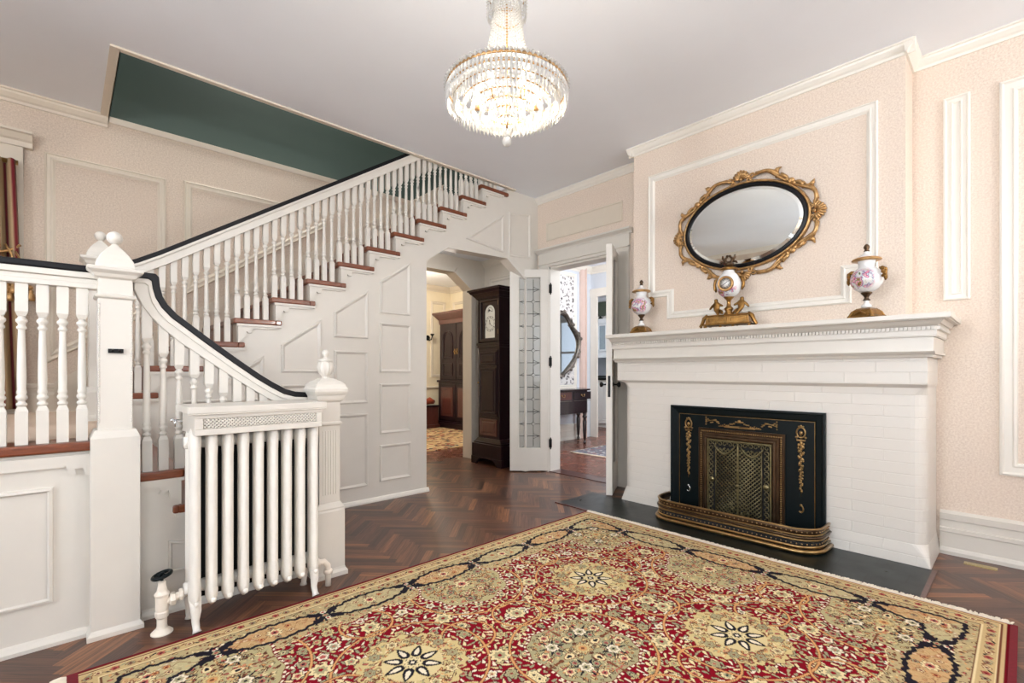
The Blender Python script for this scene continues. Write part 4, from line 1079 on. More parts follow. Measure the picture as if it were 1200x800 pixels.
m.tube([(-.082, 0, .29), (-.082, -.016, .302)], .0018, 4).tube([(-.082, 0, .29), (-.082, .02, .278)], .0014, 4).ball((-.082, 0, .29), .003, 6, 4)
m.build('dial_marking', HINGE, dl)
for s in (-1, 1):
    m = MB().tube([(0, s * .068, .34), (0, s * .088, .33), (0, s * .094, .30), (0, s * .09, .27), (0, s * .082, .25)], [.006, .011, .010, .011, .005], 7); m.ball((0, s * .093, .285), .011, 6, 5, (1, .8, 1.5)); m.build('gilt_handle', BRONZE, MC)
DZ = .046
m = MB().ball((0, 0, .385), .022, 10, 6, (1, 1.3, .8))
for s in (-1, 1):
    m.tube([(0, s * .006, .392), (0, s * .018, .402), (0, s * .020, .418), (0, s * .014, .43), (0, s * .006, .436)], [.009, .012, .009, .007, .006], 8); m.ball((-.002, s * .008, .44), .0085, 8, 6); m.tube([(0, s * .003, .44), (0, -s * .002, .438)], [.003, .001], 5)
    m.tube([(0, s * .022, .41), (.0, s * .034, .43), (0, s * .037, .448), (0, s * .03, .44)], [.008, .008, .002, .004], 6); m.tube([(0, s * .022, .404), (0, s * .04, .398), (0, s * .048, .388)], [.008, .007, .003], 6)
m.v = [(v[0] * 1.15, v[1] * 1.15, v[2] + DZ) for v in m.v]
m.build('gilt_doves', COPPER, MC)

# ------------------------------------------------------------------ CHANDELIER
CS_ = 1.9 / 2.1
CX, CY = 1.418 * CS_, 1.549 * CS_
CZ = 1.05 + (H - 1.05) * CS_
CH = thing('chandelier', (CX, CY, CZ), 'lit crystal chandelier with tiered prisms and a beaded neck hanging from the ceiling', 'chandelier')
CH.scale = (CS_, CS_, CS_); TOPZ = (H - CZ) / CS_
def ch(mb, name, m_, parent=None):
    return mb.build(name, m_, parent or CH)
Z = lambda z: z - H
ch(MB().lathe([(.075, TOPZ), (.075, TOPZ - .008), (.06, TOPZ - .02), (.03, TOPZ - .035), (.012, TOPZ - .045), (.006, TOPZ - .05)], seg=28), 'canopy', GOLD)
ch(MB().lathe([(.005, TOPZ - .04), (.005, Z(2.12))], seg=8), 'stem', GOLD)
def ringt(r, z, rad, m_, name='gilt_ring', seg=64):
    return ch(MB().tube([(r * math.cos(2 * PI * i / seg), r * math.sin(2 * PI * i / seg), z) for i in range(seg)], rad, 6, closed=True, flat=(.5, 1.2), up=(0, 0, 1)), name, m_)
RG = .262
ringt(RG, Z(2.285), .006, GOLD); ringt(.085, Z(2.70), .006, GOLD); ringt(.058, Z(2.60), .004, GOLD); ringt(RG, Z(2.25), .003, GOLD)
def octa(mb, c, r, h, a=0, n=6):
    vs = [(c[0], c[1], c[2] + h)] + [(c[0] + r * math.cos(a + 2 * PI * i / n), c[1] + r * math.sin(a + 2 * PI * i / n), c[2]) for i in range(n)] + [(c[0], c[1], c[2] - h)]
    fs = [(0, 1 + i, 1 + (i + 1) % n) for i in range(n)] + [(n + 1, 1 + (i + 1) % n, 1 + i) for i in range(n)]
    mb._add(vs, fs)
def bead(mb, c, r): octa(mb, c, r, r, 0, 6)
# upper crown fringe
m = MB()
for i in range(30):
    a = 2 * PI * i / 30; x, y = math.cos(a), math.sin(a)
    for j in range(4): bead(m, (.085 * x, .085 * y, Z(2.69) - .014 * j), .007)
    octa(m, (.085 * x, .085 * y, Z(2.615)), .006, .022)
    for j in range(8):
        t = j / 8; r = .085 - .06 * t; bead(m, (r * x, r * y, Z(2.70) + .15 * t), .006)
ch(m, 'crown_fringe', CRYST)
# neck strands of beads
for i in range(34):
    a = 2 * PI * i / 34; x, y = math.cos(a), math.sin(a); m = MB()
    for j in range(28):
        t = j / 27; r = .055 + .03 * t + .05 * t ** 3; bead(m, (r * x, r * y, Z(2.68) - .38 * t), .0062)
    ch(m, 'bead_strand', CRYST)
# rim beads (big) and prism fringes in concentric tiers
m = MB()
for i in range(72):
    a = 2 * PI * i / 72; bead(m, ((RG + .004) * math.cos(a), (RG + .004) * math.sin(a), Z(2.292)), .011)
ch(m, 'rim_beads', CRYST)
tiers = [(RG, 2.275, .032, 84), (RG - .002, 2.244, .028, 84), (.232, 2.270, .026, 70), (.226, 2.232, .028, 70), (.190, 2.218, .028, 60), (.154, 2.204, .028, 50), (.116, 2.188, .026, 40), (.078, 2.170, .026, 28), (.040, 2.15, .022, 16)]
for r, z, hh, n in tiers:
    m = MB()
    for i in range(n):
        a = 2 * PI * i / n
        octa(m, (r * math.cos(a), r * math.sin(a), Z(z) - hh * .6), .0078, hh, a, 4); bead(m, (r * math.cos(a), r * math.sin(a), Z(z) + hh * .5), .006)
    ch(m, 'prism_tier', CRYST)
    if r < RG - .01: ringt(r, Z(z) + .008, .003, GOLD, seg=40)
m = MB().ball((0, 0, Z(2.060)), .021, 16, 10); octa(m, (0, 0, Z(2.10)), .009, .024); ch(m, 'crystal_ball', CRYST)
for i in range(6):
    a = 2 * PI * i / 6 + .3; r = .13
    s_ = ch(MB().lathe([(.010, Z(2.20)), (.013, Z(2.235)), (.013, Z(2.24)), (.004, Z(2.245))], (r * math.cos(a), r * math.sin(a), 0), 10).tube([(0, 0, Z(2.2)), (r * math.cos(a), r * math.sin(a), Z(2.2))], .004, 5), 'bulb_holder', GOLD)
    ch(MB().lathe([(.006, Z(2.24)), (.012, Z(2.255)), (.014, Z(2.268)), (.009, Z(2.29)), (.002, Z(2.305))], (r * math.cos(a), r * math.sin(a), 0), 12), 'bulb', BULB, s_)

# ------------------------------------------------------------------ DOORS
def door_leaf(n, hinge, ang, width, label=None, knobs=True, glass=True, lattice=True):
    """leaf runs from the hinge along +x of its own frame; thickness in y"""
    d = bpy.data.objects.new('door_%d' % n, None); COL.objects.link(d); d.location = (hinge[0], hinge[1], 0); d.rotation_euler = (0, 0, ang); d['kind'] = 'structure'
    W, T, Z1 = width, .05, 2.135
    gx0, gx1, gz0, gz1 = .098, W - .09, .245, 2.055
    m = MB()
    m.box(0, -T / 2, .012, gx0, T / 2, Z1).box(gx1, -T / 2, .012, W, T / 2, Z1).box(gx0, -T / 2, .012, gx1, T / 2, gz0).box(gx0, -T / 2, gz1, gx1, T / 2, Z1)
    for s in (-1, 1): m.frame(rect(gx0, gz0, gx1, gz1), lambda a, b, h, s=s: (a, s * (T / 2 - .012 + h), b), [(0, .012), (.002, .010), (.006, .008), (.008, 0)])
    m.build('leaf_frame', WHITE, d)
    g = MB().box(gx0, -.002, gz0, gx1, .002, gz1).build('leaded_glass', LEADGLASS, d)
    m = MB(); wd = gx1 - gx0; nrow = 14; ph = (gz1 - gz0) / nrow; c4 = wd / 4
    q = .0046
    cols = [gx0 + wd * (1 / 3.0), gx0 + wd * (2 / 3.0)]
    rd = .022
    for r_ in range(nrow + 1):
        z = gz0 + ph * r_
        cxs = cols[r_ % 2]
        for cc, full in ((cxs, True),):
            m.tube([(cc - rd, 0, z), (cc, 0, z + rd), (cc + rd, 0, z), (cc, 0, z - rd)], q, 4, closed=True) if gz0 < z - rd and z + rd < gz1 else None
            m.tube([(gx0, 0, z), (cc - rd, 0, z)], q, 4); m.tube([(cc + rd, 0, z), (gx1, 0, z)], q, 4)
        if r_ < nrow:
            for ci, cc in enumerate(cols):
                a0 = rd if r_ % 2 == ci else 0; a1 = rd if (r_ + 1) % 2 == ci else 0
                m.tube([(cc, 0, z + a0), (cc, 0, z + ph - a1)], q, 4)
            for s in ((gx0, 1), (gx1, -1)):
                pass
            o = cols[1 - r_ % 2]
            dz = .028
            m.tube([(o, 0, z + dz), (o + (gx1 - o) * .75 if o > (gx0 + gx1) / 2 else o - (o - gx0) * .75, 0, z)], q * .8, 4)
            if r_ > 0: m.tube([(o, 0, z - dz), (o + (gx1 - o) * .75 if o > (gx0 + gx1) / 2 else o - (o - gx0) * .75, 0, z)], q * .8, 4)
    m.frame(rect(gx0, gz0, gx1, gz1), lambda a, b, h: (a, -.003 + h, b), [(0, 0), (.0, .006), (.005, .006), (.005, 0)])
    m.build('lead_came', LEAD, g)
    for z in (.30, 1.16, 1.93):
        h = MB().box(-.018, T / 2 - .004, z - .045, .014, T / 2 + .003, z + .045).lathe([(.007, z - .05), (.007, z + .05)], (-.004, T / 2 + .004, 0), 8).ball((-.004, T / 2 + .004, z + .055), .008, 8, 6).ball((-.004, T / 2 + .004, z - .055), .008, 8, 6)
        h.build('hinge', HINGE, d)
    if knobs:
        for s in (-1, 1):
            MB().lathe([(.018, s * T / 2), (.018, s * (T / 2 + .004)), (.007, s * (T / 2 + .008)), (.007, s * (T / 2 + .03)), (.018, s * (T / 2 + .038)), (.024, s * (T / 2 + .05)), (.02, s * (T / 2 + .06)), (.006, s * (T / 2 + .064))], (W - .06, 0, .945), 16, axis='Y').build('door_knob', HINGE, d)
        l = MB().box(W - .001, -.011, .84, W + .002, .011, 1.02).ball((W + .003, 0, .9), .006, 6, 4).ball((W + .003, 0, .96), .006, 6, 4); l.build('lock_plate', HINGE, d)
    return d
# left leaf folded back into the hall; right leaf edge-on to the camera
door_leaf(1, (3.762, 3.432), math.atan2(.295, -.315), .425, knobs=False)
door_leaf(2, (3.732, 2.585), math.atan2(-.195, -.375), .42, knobs=True)
# casing
t = MB()
for a, b in ((D0 - .13, D0), (D1, D1 + .13)):
    t.box(XW - .022, a, 0, XW, b, DT + .01); 
t.box(XW - .026, D0 - .135, 0, XW, D0 - .115, DT + .02).box(XW - .026, D1 + .115, 0, XW, D1 + .135, DT + .02)
t.box(XW - .024, D0 - .14, DT, XW, D1 + .14, DT + .15)
t.prism([(XW, DT + .15), (XW - .03, DT + .15), (XW - .035, DT + .162), (XW - .06, DT + .175), (XW - .07, DT + .18), (XW - .07, DT + .195), (XW, DT + .195)], 'Y', D0 - .17, 3.59)
t.box(XW - .04, D0 - .14, DT + .03, XW, D1 + .14, DT + .042)
t.box(XW - .002, D0 - .01, 0, XW + .152, D0 + .012, DT).box(XW - .002, D1 - .012, 0, XW + .152, D1 + .01, DT).box(XW - .002, D0, DT - .02, XW + .152, D1, DT + .005)
trim(t, WHITE)
trim(MB().box(XW - .01, D0, 0, XW + .16, D1, .006), MAHOG2)
#NEXT2
# ------------------------------------------------------------------ TALL CASE CLOCK
GC = thing('grandfather_clock', (3.66, 4.145, 0), 'tall dark case clock with an arched silver dial, in the passage behind the door', 'clock')
GB_ = GC.location
def gp_(mb, name, m_, bevel=0, parent=None): return rel(mb, GC, name, m_, bevel, parent=parent, base=GB_)
m = MB().box(3.475, 3.89, .07, 3.80, 4.40, .235).box(3.49, 3.905, .235, 3.80, 4.385, .255).frust(3.495, 3.915, 3.80, 4.375, .255, 3.515, 3.95, 3.80, 4.34, .30)
m.prism([(3.88, 0), (3.97, 0), (3.985, .03), (4.02, .06), (4.08, .07), (4.21, .07), (4.27, .06), (4.305, .03), (4.32, 0), (4.41, 0), (4.41, .085), (3.88, .085)], 'X', 3.47, 3.50)
m.box(3.50, 3.885, 0, 3.80, 3.91, .08).box(3.50, 4.38, 0, 3.80, 4.405, .08)
gp_(m, 'base', MAHOG, .004)
m = MB().box(3.515, 3.96, .30, 3.80, 4.33, 1.36).box(3.505, 3.95, 1.33, 3.80, 4.34, 1.37)
m.box(3.50, 3.945, 1.36, 3.80, 4.345, 1.385)
gp_(m, 'waist', MAHOG, .003)
PANEL = [(0, 0), (.001, .008), (.01, .010), (.014, .004), (.03, .002), (.042, .008), (.045, .008)]
def rpanel(a0, b0, a1, b1, X, name, m_=MAHOG, parent=None, fn=gp_):
    mb = MB().frame(rect(a0, b0, a1, b1), lambda a, b, h: (X - h, a, b), PANEL); mb.box(X - .009, a0 + .045, b0 + .045, X - .001, a1 - .045, b1 - .045)
    return fn(mb, name, m_, parent=parent)
dr = gp_(MB().box(3.502, 3.985, .55, 3.515, 4.305, 1.30), 'waist_door', MAHOG, .003)
rpanel(4.0, .58, 4.29, 1.10, 3.502, 'door_panel', MAHOG, dr); rpanel(4.0, 1.13, 4.29, 1.28, 3.502, 'door_panel', MAHOG, dr)
gp_(MB().ball((3.49, 4.30, .93), .012, 10, 6).lathe([(.004, -.02), (.004, 0)], (3.50, 4.30, .93), 8, axis='X'), 'door_knob', BRASS, parent=dr)
rpanel(4.0, .33, 4.29, .52, 3.515, 'lower_panel', MAHOG2)
m = MB()
m.prism([(3.96, 1.385), (4.33, 1.385), (4.33, 1.90), (3.96, 1.90)], 'X', 3.55, 3.80)
m.box(3.505, 3.955, 1.385, 3.80, 3.975, 1.90).box(3.505, 4.315, 1.385, 3.80, 4.335, 1.90)
gp_(m, 'hood', MAHOG, .002)
m = MB().frust(3.50, 3.95, 3.80, 4.34, 1.885, 3.49, 3.935, 3.80, 4.355, 1.905).frust(3.49, 3.935, 3.80, 4.355, 1.905, 3.455, 3.90, 3.80, 4.39, 1.945).frust(3.45, 3.895, 3.80, 4.395, 1.945, 3.43, 3.875, 3.80, 4.415, 1.975).box(3.42, 3.865, 1.975, 3.80, 4.425, 1.995)
gp_(m, 'cornice', MAHOG, .002)
# hood door with arched opening
def arch(y0, y1, z0, zs, n=14):
    c = (y0 + y1) / 2; r = (y1 - y0) / 2
    return [(y0, z0), (y1, z0), (y1, zs)] + [(c + r * math.cos(PI * i / n), zs + r * math.sin(PI * i / n)) for i in range(1, n)] + [(y0, zs)]
hd = gp_(MB().frame(rect(3.975, 1.395, 4.315, 1.885), lambda a, b, h: (3.53 - h, a, b), [(0, 0), (0, .014), (.004, .018), (.030, .018), (.034, .014), (.034, 0)]), 'hood_door', MAHOG)
ao = arch(4.055, 4.235, 1.44, 1.725)
m = MB(); c0 = (4.145, 1.6)
outer = [(4.0, 1.42), (4.29, 1.42), (4.29, 1.725)] + [(4.145 + .145 * (1 if i < 7 else -1 if i > 7 else 0), 1.87) if False else (min(max(4.145 + .2 * math.cos(PI * i / 14), 4.0), 4.29), min(1.725 + .2 * math.sin(PI * i / 14), 1.86)) for i in range(1, 14)] + [(4.0, 1.725)]
vs = [(3.528, p[0], p[1]) for p in outer] + [(3.528, p[0], p[1]) for p in ao] + [(3.54, p[0], p[1]) for p in ao]; n = len(ao)
m._add(vs, [(i, (i + 1) % n, n + (i + 1) % n, n + i) for i in range(n)] + [(n + i, n + (i + 1) % n, 2 * n + (i + 1) % n, 2 * n + i) for i in range(n)])
gp_(m, 'arched_surround', MAHOG, parent=hd)
di = gp_(MB().prism(ao, 'X', 3.538, 3.542), 'dial', SILVER)
m = MB(); yc, zc, r = 4.145, 1.60, .082
for rr_ in (.086, .066): m.tube([(3.536, yc + rr_ * math.cos(2 * PI * i / 32), zc + rr_ * math.sin(2 * PI * i / 32)) for i in range(32)], .0012, 4, closed=True)
for i in range(12):
    a = 2 * PI * i / 12; m.tube([(3.536, yc + .069 * math.cos(a), zc + .069 * math.sin(a)), (3.536, yc + .084 * math.cos(a), zc + .084 * math.sin(a))], .003, 4)
m.tube([(3.534, yc, zc), (3.534, yc + .01, zc + .045)], .003, 5).tube([(3.533, yc, zc), (3.533, yc - .045, zc - .03)], .0022, 5).ball((3.533, yc, zc), .006, 8, 5)
m.tube([(3.536, yc + .05 * math.cos(PI * i / 12), 1.735 + .05 * math.sin(PI * i / 12)) for i in range(13)], .0015, 4).ball((3.537, yc + .02, 1.755), .013, 8, 6, (.3, 1, 1)).tube([(3.536, yc - .03, 1.74), (3.536, yc, 1.752), (3.536, yc + .035, 1.735)], .003, 5)
gp_(m, 'clock_hands_and_numerals', HINGE, parent=di)
for z in (1.48, 1.80): gp_(MB().lathe([(.006, 0), (.006, .05)], (3.51, 3.975, z), 8), 'hinge', BRASS)

# ------------------------------------------------------------------ BACK ROOM (through the arch)
struct(MB().box(1.5, 7.95, 0, 5.75, 8.1, 2.75).build('wall_study_back', CREAM2))
struct(MB().box(5.72, 4.99, 0, 5.87, 7.95, 2.75).build('wall_study_right', CREAM2))
struct(MB().box(1.4, 4.75, 0, 1.5, 8.1, 2.75).build('wall_study_left', CREAM2))
t = MB()
t.frame(rect(4.3, .95, 5.1, 2.45), mpY(7.95), PW); t.frame(rect(5.25, .95, 5.6, 2.45), mpY(7.95), PW); t.frame(rect(3.2, .95, 4.15, 2.45), mpY(7.95), PW)
run(t, bprof, 'X', 7.95, 0, 1.5, 5.72); run(t, [(0, 0), (.02, .01), (.03, .03), (.02, .05), (0, .06)], 'X', 7.95, .72, 1.5, 5.72); run(t, crown_prof(1.3), 'X', 7.95, 2.75, 1.5, 5.72)
t.frame(rect(6.7, 1.0, 7.85, 2.45), mpX(5.72), PW); t.frame(rect(5.2, 1.0, 6.5, 2.45), mpX(5.72), PW)
run(t, crown_prof(1.3), 'Y', 5.72, 2.75, 4.99, 7.95); run(t, bprof, 'Y', 5.72, 0, 4.99, 7.95)
trim(t, CREAMW)
R2 = MB().box(2.3, 5.38, 0, 5.2, 7.5, .012).build('area_rug', RUGFAR); tag(R2, 'patterned tan and rust area rug in the room seen through the arch', 'rug')
AR = thing('armoire', (5.45, 7.1, .0), 'tall dark mahogany armoire with arched panel doors in the far room behind the arch', 'armoire')
AB = AR.location
def ap(mb, name, m_, bevel=0, parent=None): return rel(mb, AR, name, m_, bevel, parent=parent, base=AB)
y0, y1 = 6.55, 7.68; X = 5.25
m = MB().box(X - .03, y0 - .03, 0, 5.70, y1 + .03, .10).box(X - .02, y0 - .02, .10, 5.70, y1 + .02, .13).box(X, y0, .13, 5.70, y1, .86).box(X - .025, y0 - .025, .86, 5.70, y1 + .025, .90)
ap(m, 'lower_case', MAHOG, .005)
ap(MB().box(X + .02, y0 + .02, .90, 5.70, y1 - .02, 1.98), 'upper_case', MAHOG, .004)
m = MB().frust(X + .01, y0 + .01, 5.70, y1 - .01, 1.96, X - .0, y0, 5.70, y1, 2.04).frust(X, y0, 5.70, y1, 2.04, X - .08, y0 - .08, 5.70, y1 + .08, 2.14).box(X - .09, y0 - .09, 2.14, 5.70, y1 + .09, 2.18)
ap(m, 'cornice', MAHOG2, .004)
mid = (y0 + y1) / 2
for a, b in ((y0 + .05, mid - .005), (mid + .005, y1 - .05)):
    d = ap(MB().box(X, a, .93, X + .02, b, 1.95), 'upper_door', MAHOG, .003)
    top_ = arch(a + .09, b - .09, 1.30, 1.66, 10)
    mb = MB().frame(top_, lambda u, v, h: (X - h, u, v), [(0, 0), (.002, .010), (.012, .012), (.018, .003), (.034, .002), (.05, .009)]); ap(mb, 'arched_panel', MAHOG, parent=d)
    mb = MB().frame(rect(a + .09, .98, b - .09, 1.22), lambda u, v, h: (X - h, u, v), PANEL); ap(mb, 'lower_panel', MAHOG, parent=d)
    k_ = (b - .03) if b < mid else (a + .03)
    ap(MB().box(X - .008, k_ - .012, 1.38, X, k_ + .012, 1.48).ball((X - .018, k_, 1.43), .014, 8, 6), 'door_pull', BRASS, parent=d)
    d = ap(MB().box(X - .018, a, .17, X, b, .83), 'lower_door', MAHOG, .003)
    ap(MB().frame(rect(a + .07, .23, b - .07, .77), lambda u, v, h: (X - .018 - h, u, v), PANEL).box(X - .026, a + .12, .28, X - .018, b - .12, .72), 'door_panel', MAHOG2, parent=d)
# low chest with a rust blanket beside the armoire
LC = thing('low_chest', (5.0, 7.82, 0), 'low dark chest on the floor left of the armoire', 'chest')
rel(MB().box(4.82, 7.56, .06, 5.17, 7.90, .40).box(4.80, 7.54, 0, 5.19, 7.92, .07), LC, 'body', MAHOG2, .005); rel(MB().box(4.80, 7.54, .40, 5.19, 7.92, .43), LC, 'lid', MAHOG, .004)
m = MB(); m.tube([(4.82, 7.72, .47), (4.9, 7.72, .50), (5.0, 7.73, .485), (5.08, 7.72, .51), (5.17, 7.72, .48)], [.035, .06, .055, .065, .04], 12)
BLK = mat('rust_blanket', rgb(150, 66, 40), .9, var=.25, scale=20)
tag(m.build('folded_blanket', BLK), 'rust red folded blanket lying on the low chest by the armoire', 'blanket')
# wall hook / sconce on the far wall
SC = thing('wall_sconce', (5.17, 7.94, 1.72), 'small black wall sconce on the cream wall at the left edge of the arch', 'sconce')
MB().lathe([(.05, 0), (.05, -.012), (.03, -.02)], (0, 0, 0), 16, axis='Y').build('backplate', HINGE, SC)
MB().tube([(0, -.015, 0), (0, -.07, -.05), (.01, -.12, -.04), (.02, -.14, .03)], .012, 8).lathe([(.012, .03), (.035, .05), (.04, .07)], (.02, -.14, 0), 12).build('arm', HINGE, SC)

# ------------------------------------------------------------------ ROOM THROUGH THE DOUBLE DOOR
PALE = mat('pale_blue_grey_paint', rgb(214, 220, 228), .5, var=.02)
PINKC = mat('pale_pink_casing', rgb(222, 200, 190), .5, var=.02)
struct(MB().box(3.95, 4.84, 0, 6.12, 4.99, 2.75).build('wall_hall_left', PALE))
w = MB().box(6.3, -1, 0, 6.45, 3.4, 2.75).box(6.3, 3.4, 2.27, 6.45, 4.83, 2.75).box(6.3, 4.83, 0, 6.45, 4.99, 2.75).box(6.12, 4.84, 0, 6.3, 4.99, 2.75)
struct(w.build('wall_hall_far', PALE))
struct(MB().box(3.95, -1.1, 0, 10.4, -1, 2.75).build('wall_hall_right', PALE))
struct(MB().box(10.3, -1, 0, 10.4, -.5, 2.75).box(10.3, 1.7, 0, 10.4, 8.4, 2.75).box(10.3, -.5, 0, 10.4, 1.7, .7).box(10.3, -.5, 2.5, 10.4, 1.7, 2.75).box(6.45, 8.3, 0, 10.4, 8.4, 2.75).build('wall_kitchen', PALE))
t = MB(); t.box(6.27, 4.70, 0, 6.3, 4.83, 2.3).box(6.27, 3.3, 0, 6.3, 3.42, 2.3).box(6.265, 3.28, 2.27, 6.3, 4.85, 2.40)
run(t, crown_prof(1.2), 'Y', 6.3, 2.75, -1, 4.84); run(t, crown_prof(1.2), 'X', 4.84, 2.75, 3.95, 6.3); trim(t)
trim(MB().box(6.02, 4.80, 0, 6.14, 4.84, 2.75).box(6.10, 4.78, 0, 6.12, 4.80, 2.75).box(6.0, 4.81, 0, 6.02, 4.84, 2.75), PINKC)
t = MB(); run(t, bprof, 'X', 4.84, 0, 3.95, 6.0); t.frame(rect(4.5, .80, 5.92, 2.60), mpY(4.84), PW); trim(t)
tag(MB().box(4.56, 4.833, .86, 5.86, 4.838, 2.54).build('wallpaper_panel', TOILE), 'black and white floral wallpaper panel behind the ornate mirror in the hall', 'wallpaper')
window_unit(6, 'X', 10.3, -.5, 1.7, .7, 2.5, -1)
struct(MB().box(9.5, 5.0, 2.42, 10.3, 7.9, 2.75).build('wall_kitchen_bulkhead', mat('dark_olive_paint', rgb(74, 82, 70), .6)))
# ornate silver mirror
OM = thing('ornate_mirror', (5.52, 4.80, 1.48), 'ornate rococo mirror with a dark silver scrolled frame above the hall table', 'mirror')
def om(t, o=0):
    y, z = math.cos(t), math.sin(t); k_ = 1 + .07 * math.cos(4 * t) + .03 * math.sin(6 * t)
    return ((.40 + o) * y * k_, -.004, (.44 + o) * z * k_)
SILVD = mat('tarnished_silver', rgb(128, 120, 112), .35, metal=.8, var=.35, scale=25)
pts = [om(2 * PI * i / 60) for i in range(60)]
m = MB(); m._add([(p[0], .02, p[2]) for p in pts], [tuple(range(60))]); m.build('mirror_glass', MIRRORG, OM)
m = MB().tube(pts, [.022 + .008 * math.sin(5 * 2 * PI * i / 60) for i in range(60)], 8, closed=True)
for i in range(10):
    a = 2 * PI * i / 10 + .2; p = om(a, .02); m.ball((p[0], -.02, p[2]), .028, 8, 6); q = om(a + .2, .035)
    m.tube([p, (q[0], -.02, q[2]), om(a + .35, .0)], [.012, .014, .005], 6)
m.build('carved_frame', SILVD, OM)
# hall table
HT = thing('writing_table', (5.2, 4.55, 0), 'dark mahogany console table with drawers and turned legs below the ornate mirror', 'table')
HB = HT.location
def hp(mb, name, m_, bevel=0, parent=None): return rel(mb, HT, name, m_, bevel, parent=parent, base=HB)
DK = mat('near_black_mahogany', rgb(34, 18, 20), .2, var=.3, scale=6, coat=.5)
hp(MB().prism([(4.3, 4.80), (4.3, 4.36), (4.34, 4.32), (5.60, 4.32), (5.66, 4.36), (5.95, 4.72), (5.97, 4.80)], 'Z', .785, .81), 'table_top', DK, .006)
hp(MB().prism([(4.34, 4.79), (4.34, 4.39), (4.36, 4.36), (5.58, 4.36), (5.63, 4.39), (5.90, 4.72), (5.91, 4.79)], 'Z', .46, .785), 'apron', DK, .003)
for a in (4.42, 4.85, 5.28):
    d = hp(MB().box(a, 4.352, .66, a + .38, 4.362, .77), 'drawer', MAHOG2 if a < 5 else DK, .002)
    hp(MB().tube([(a + .16, 4.345, .725), (a + .17, 4.338, .70), (a + .21, 4.338, .70), (a + .22, 4.345, .725)], .005, 6).ball((a + .16, 4.35, .725), .011, 8, 6).ball((a + .22, 4.35, .725), .011, 8, 6), 'drawer_pull', BRASS, parent=d)
    hp(MB().box(a, 4.352, .64, a + .38, 4.358, .645), 'inlay_line', SILVD)
legp = [(.018, 0), (.022, .01), (.024, .03), (.016, .045), (.014, .06), (.022, .09), (.028, .2), (.03, .33), (.022, .37), (.034, .39), (.034, .41), (.024, .42), (.03, .44), (.03, .47)]
for a, b in ((4.40, 4.42), (5.575, 4.40), (4.40, 4.76), (5.86, 4.75)):
    hp(MB().lathe(legp, (a, b, 0), 14), 'leg', DK)
# small rug
m = MB().box(4.88, 3.0, 0, 6.15, 4.06, .012); r_ = m.build('hall_rug', RUGBLUE); tag(r_, 'small blue-grey patterned rug on the plank floor beyond the double door', 'rug')
MB().box(4.85, 4.02, .001, 6.15, 4.075, .01).box(4.85, 3.0, .001, 4.885, 4.05, .01).build('rug_fringe', FRINGE, r_)
# kitchen
KW = mat('kitchen_white', rgb(232, 236, 240), .35, var=.02)
KI = thing('kitchen_counter', (7.6, 5.6, 0), 'white kitchen base cabinet with a black worktop, seen far through the door', 'counter')
rel(MB().box(7.45, 5.0, .08, 8.1, 5.72, .90).box(7.5, 5.02, 0, 8.1, 5.70, .08), KI, 'cabinet', KW, .004); rel(MB().box(7.40, 4.97, .90, 8.1, 5.75, .95), KI, 'worktop', IRON, .004)
for i in range(3): rel(MB().frame(rect(5.03 + .23 * i, .14, 5.24 + .23 * i, .84), lambda a, b, h: (7.45 - h, a, b), PANEL), KI, 'door', KW)
KB = thing('wall_counter', (9.3, 6.6, 0), 'long white kitchen counter with black top against the far kitchen wall', 'counter')
rel(MB().box(9.0, 5.2, 0, 9.6, 7.7, .93), KB, 'cabinet', KW, .004); rel(MB().box(8.96, 5.2, .93, 9.6, 7.7, .97), KB, 'worktop', IRON, .003)
KC = thing('glazed_wall_cabinet', (9.7, 6.6, 1.5), 'white glazed kitchen wall cabinet seen through the far doorway', 'cabinet')
m = MB().box(9.45, 5.2, 1.40, 9.9, 7.7, 1.50).box(9.45, 5.2, 1.50, 9.9, 7.7, 1.54).box(9.45, 5.2, 2.22, 9.9, 7.7, 2.34).box(9.86, 5.2, 1.5, 9.9, 7.7, 2.3)
for i in range(9): m.box(9.45, 5.2 + .31 * i, 1.5, 9.87, 5.23 + .31 * i, 2.3)
rel(m, KC, 'carcass', KW, .003)
for i in range(8):
    a = 5.235 + .31 * i
    f = rel(MB().frame(rect(a, 1.55, a + .27, 2.21), lambda u, v, h: (9.45 - h, u, v), [(0, 0), (0, .015), (.045, .015), (.045, 0)]), KC, 'door', KW)
    rel(MB().box(9.448, a + .04, 1.59, 9.452, a + .23, 2.17), KC, 'glass_pane', mat('cabinet_glass_%d' % i, rgb(150, 164, 172), .1, spec=.8) if i == 0 else bpy.data.materials['cabinet_glass_0'], parent=f)
for i in range(9):
    y = 5.4 + .26 * i; v = thing('display_plate', (9.62, y, 2.34), 'blue and white plate standing on top of the glazed kitchen cabinet', 'plate', 'plates on top of the kitchen cabinet')
    MB().lathe([(.03, 0), (.08, -.008), (.115, -.016), (.12, -.02), (.11, -.012)], (0, 0, .125), 20, axis='X').build('plate', TOILE, v)
tag(MB().box(9.05, 6.15, .97, 9.35, 6.38, 1.14).box(9.03, 6.2, 1.0, 9.05, 6.33, 1.1).ball((9.2, 6.26, 1.16), .05, 10, 6, (1, 1, .5)).build('toaster', IRON, bevel=.02), 'black toaster on the far kitchen counter', 'toaster')
LS = thing('pendant_lamp', (7.85, 5.95, 2.75), 'small dark pendant lamp with a glowing shade in the kitchen', 'lamp')
MB().tube([(0, 0, 0), (0, 0, -.42)], .006, 6).lathe([(.05, 0), (.05, -.02), (.01, -.03)], (0, 0, 0), 12).build('cord', HINGE, LS)
MB().lathe([(.02, -.36), (.07, -.38), (.075, -.44), (.06, -.46)], (0, 0, 0), 16).build('cap', HINGE, LS)
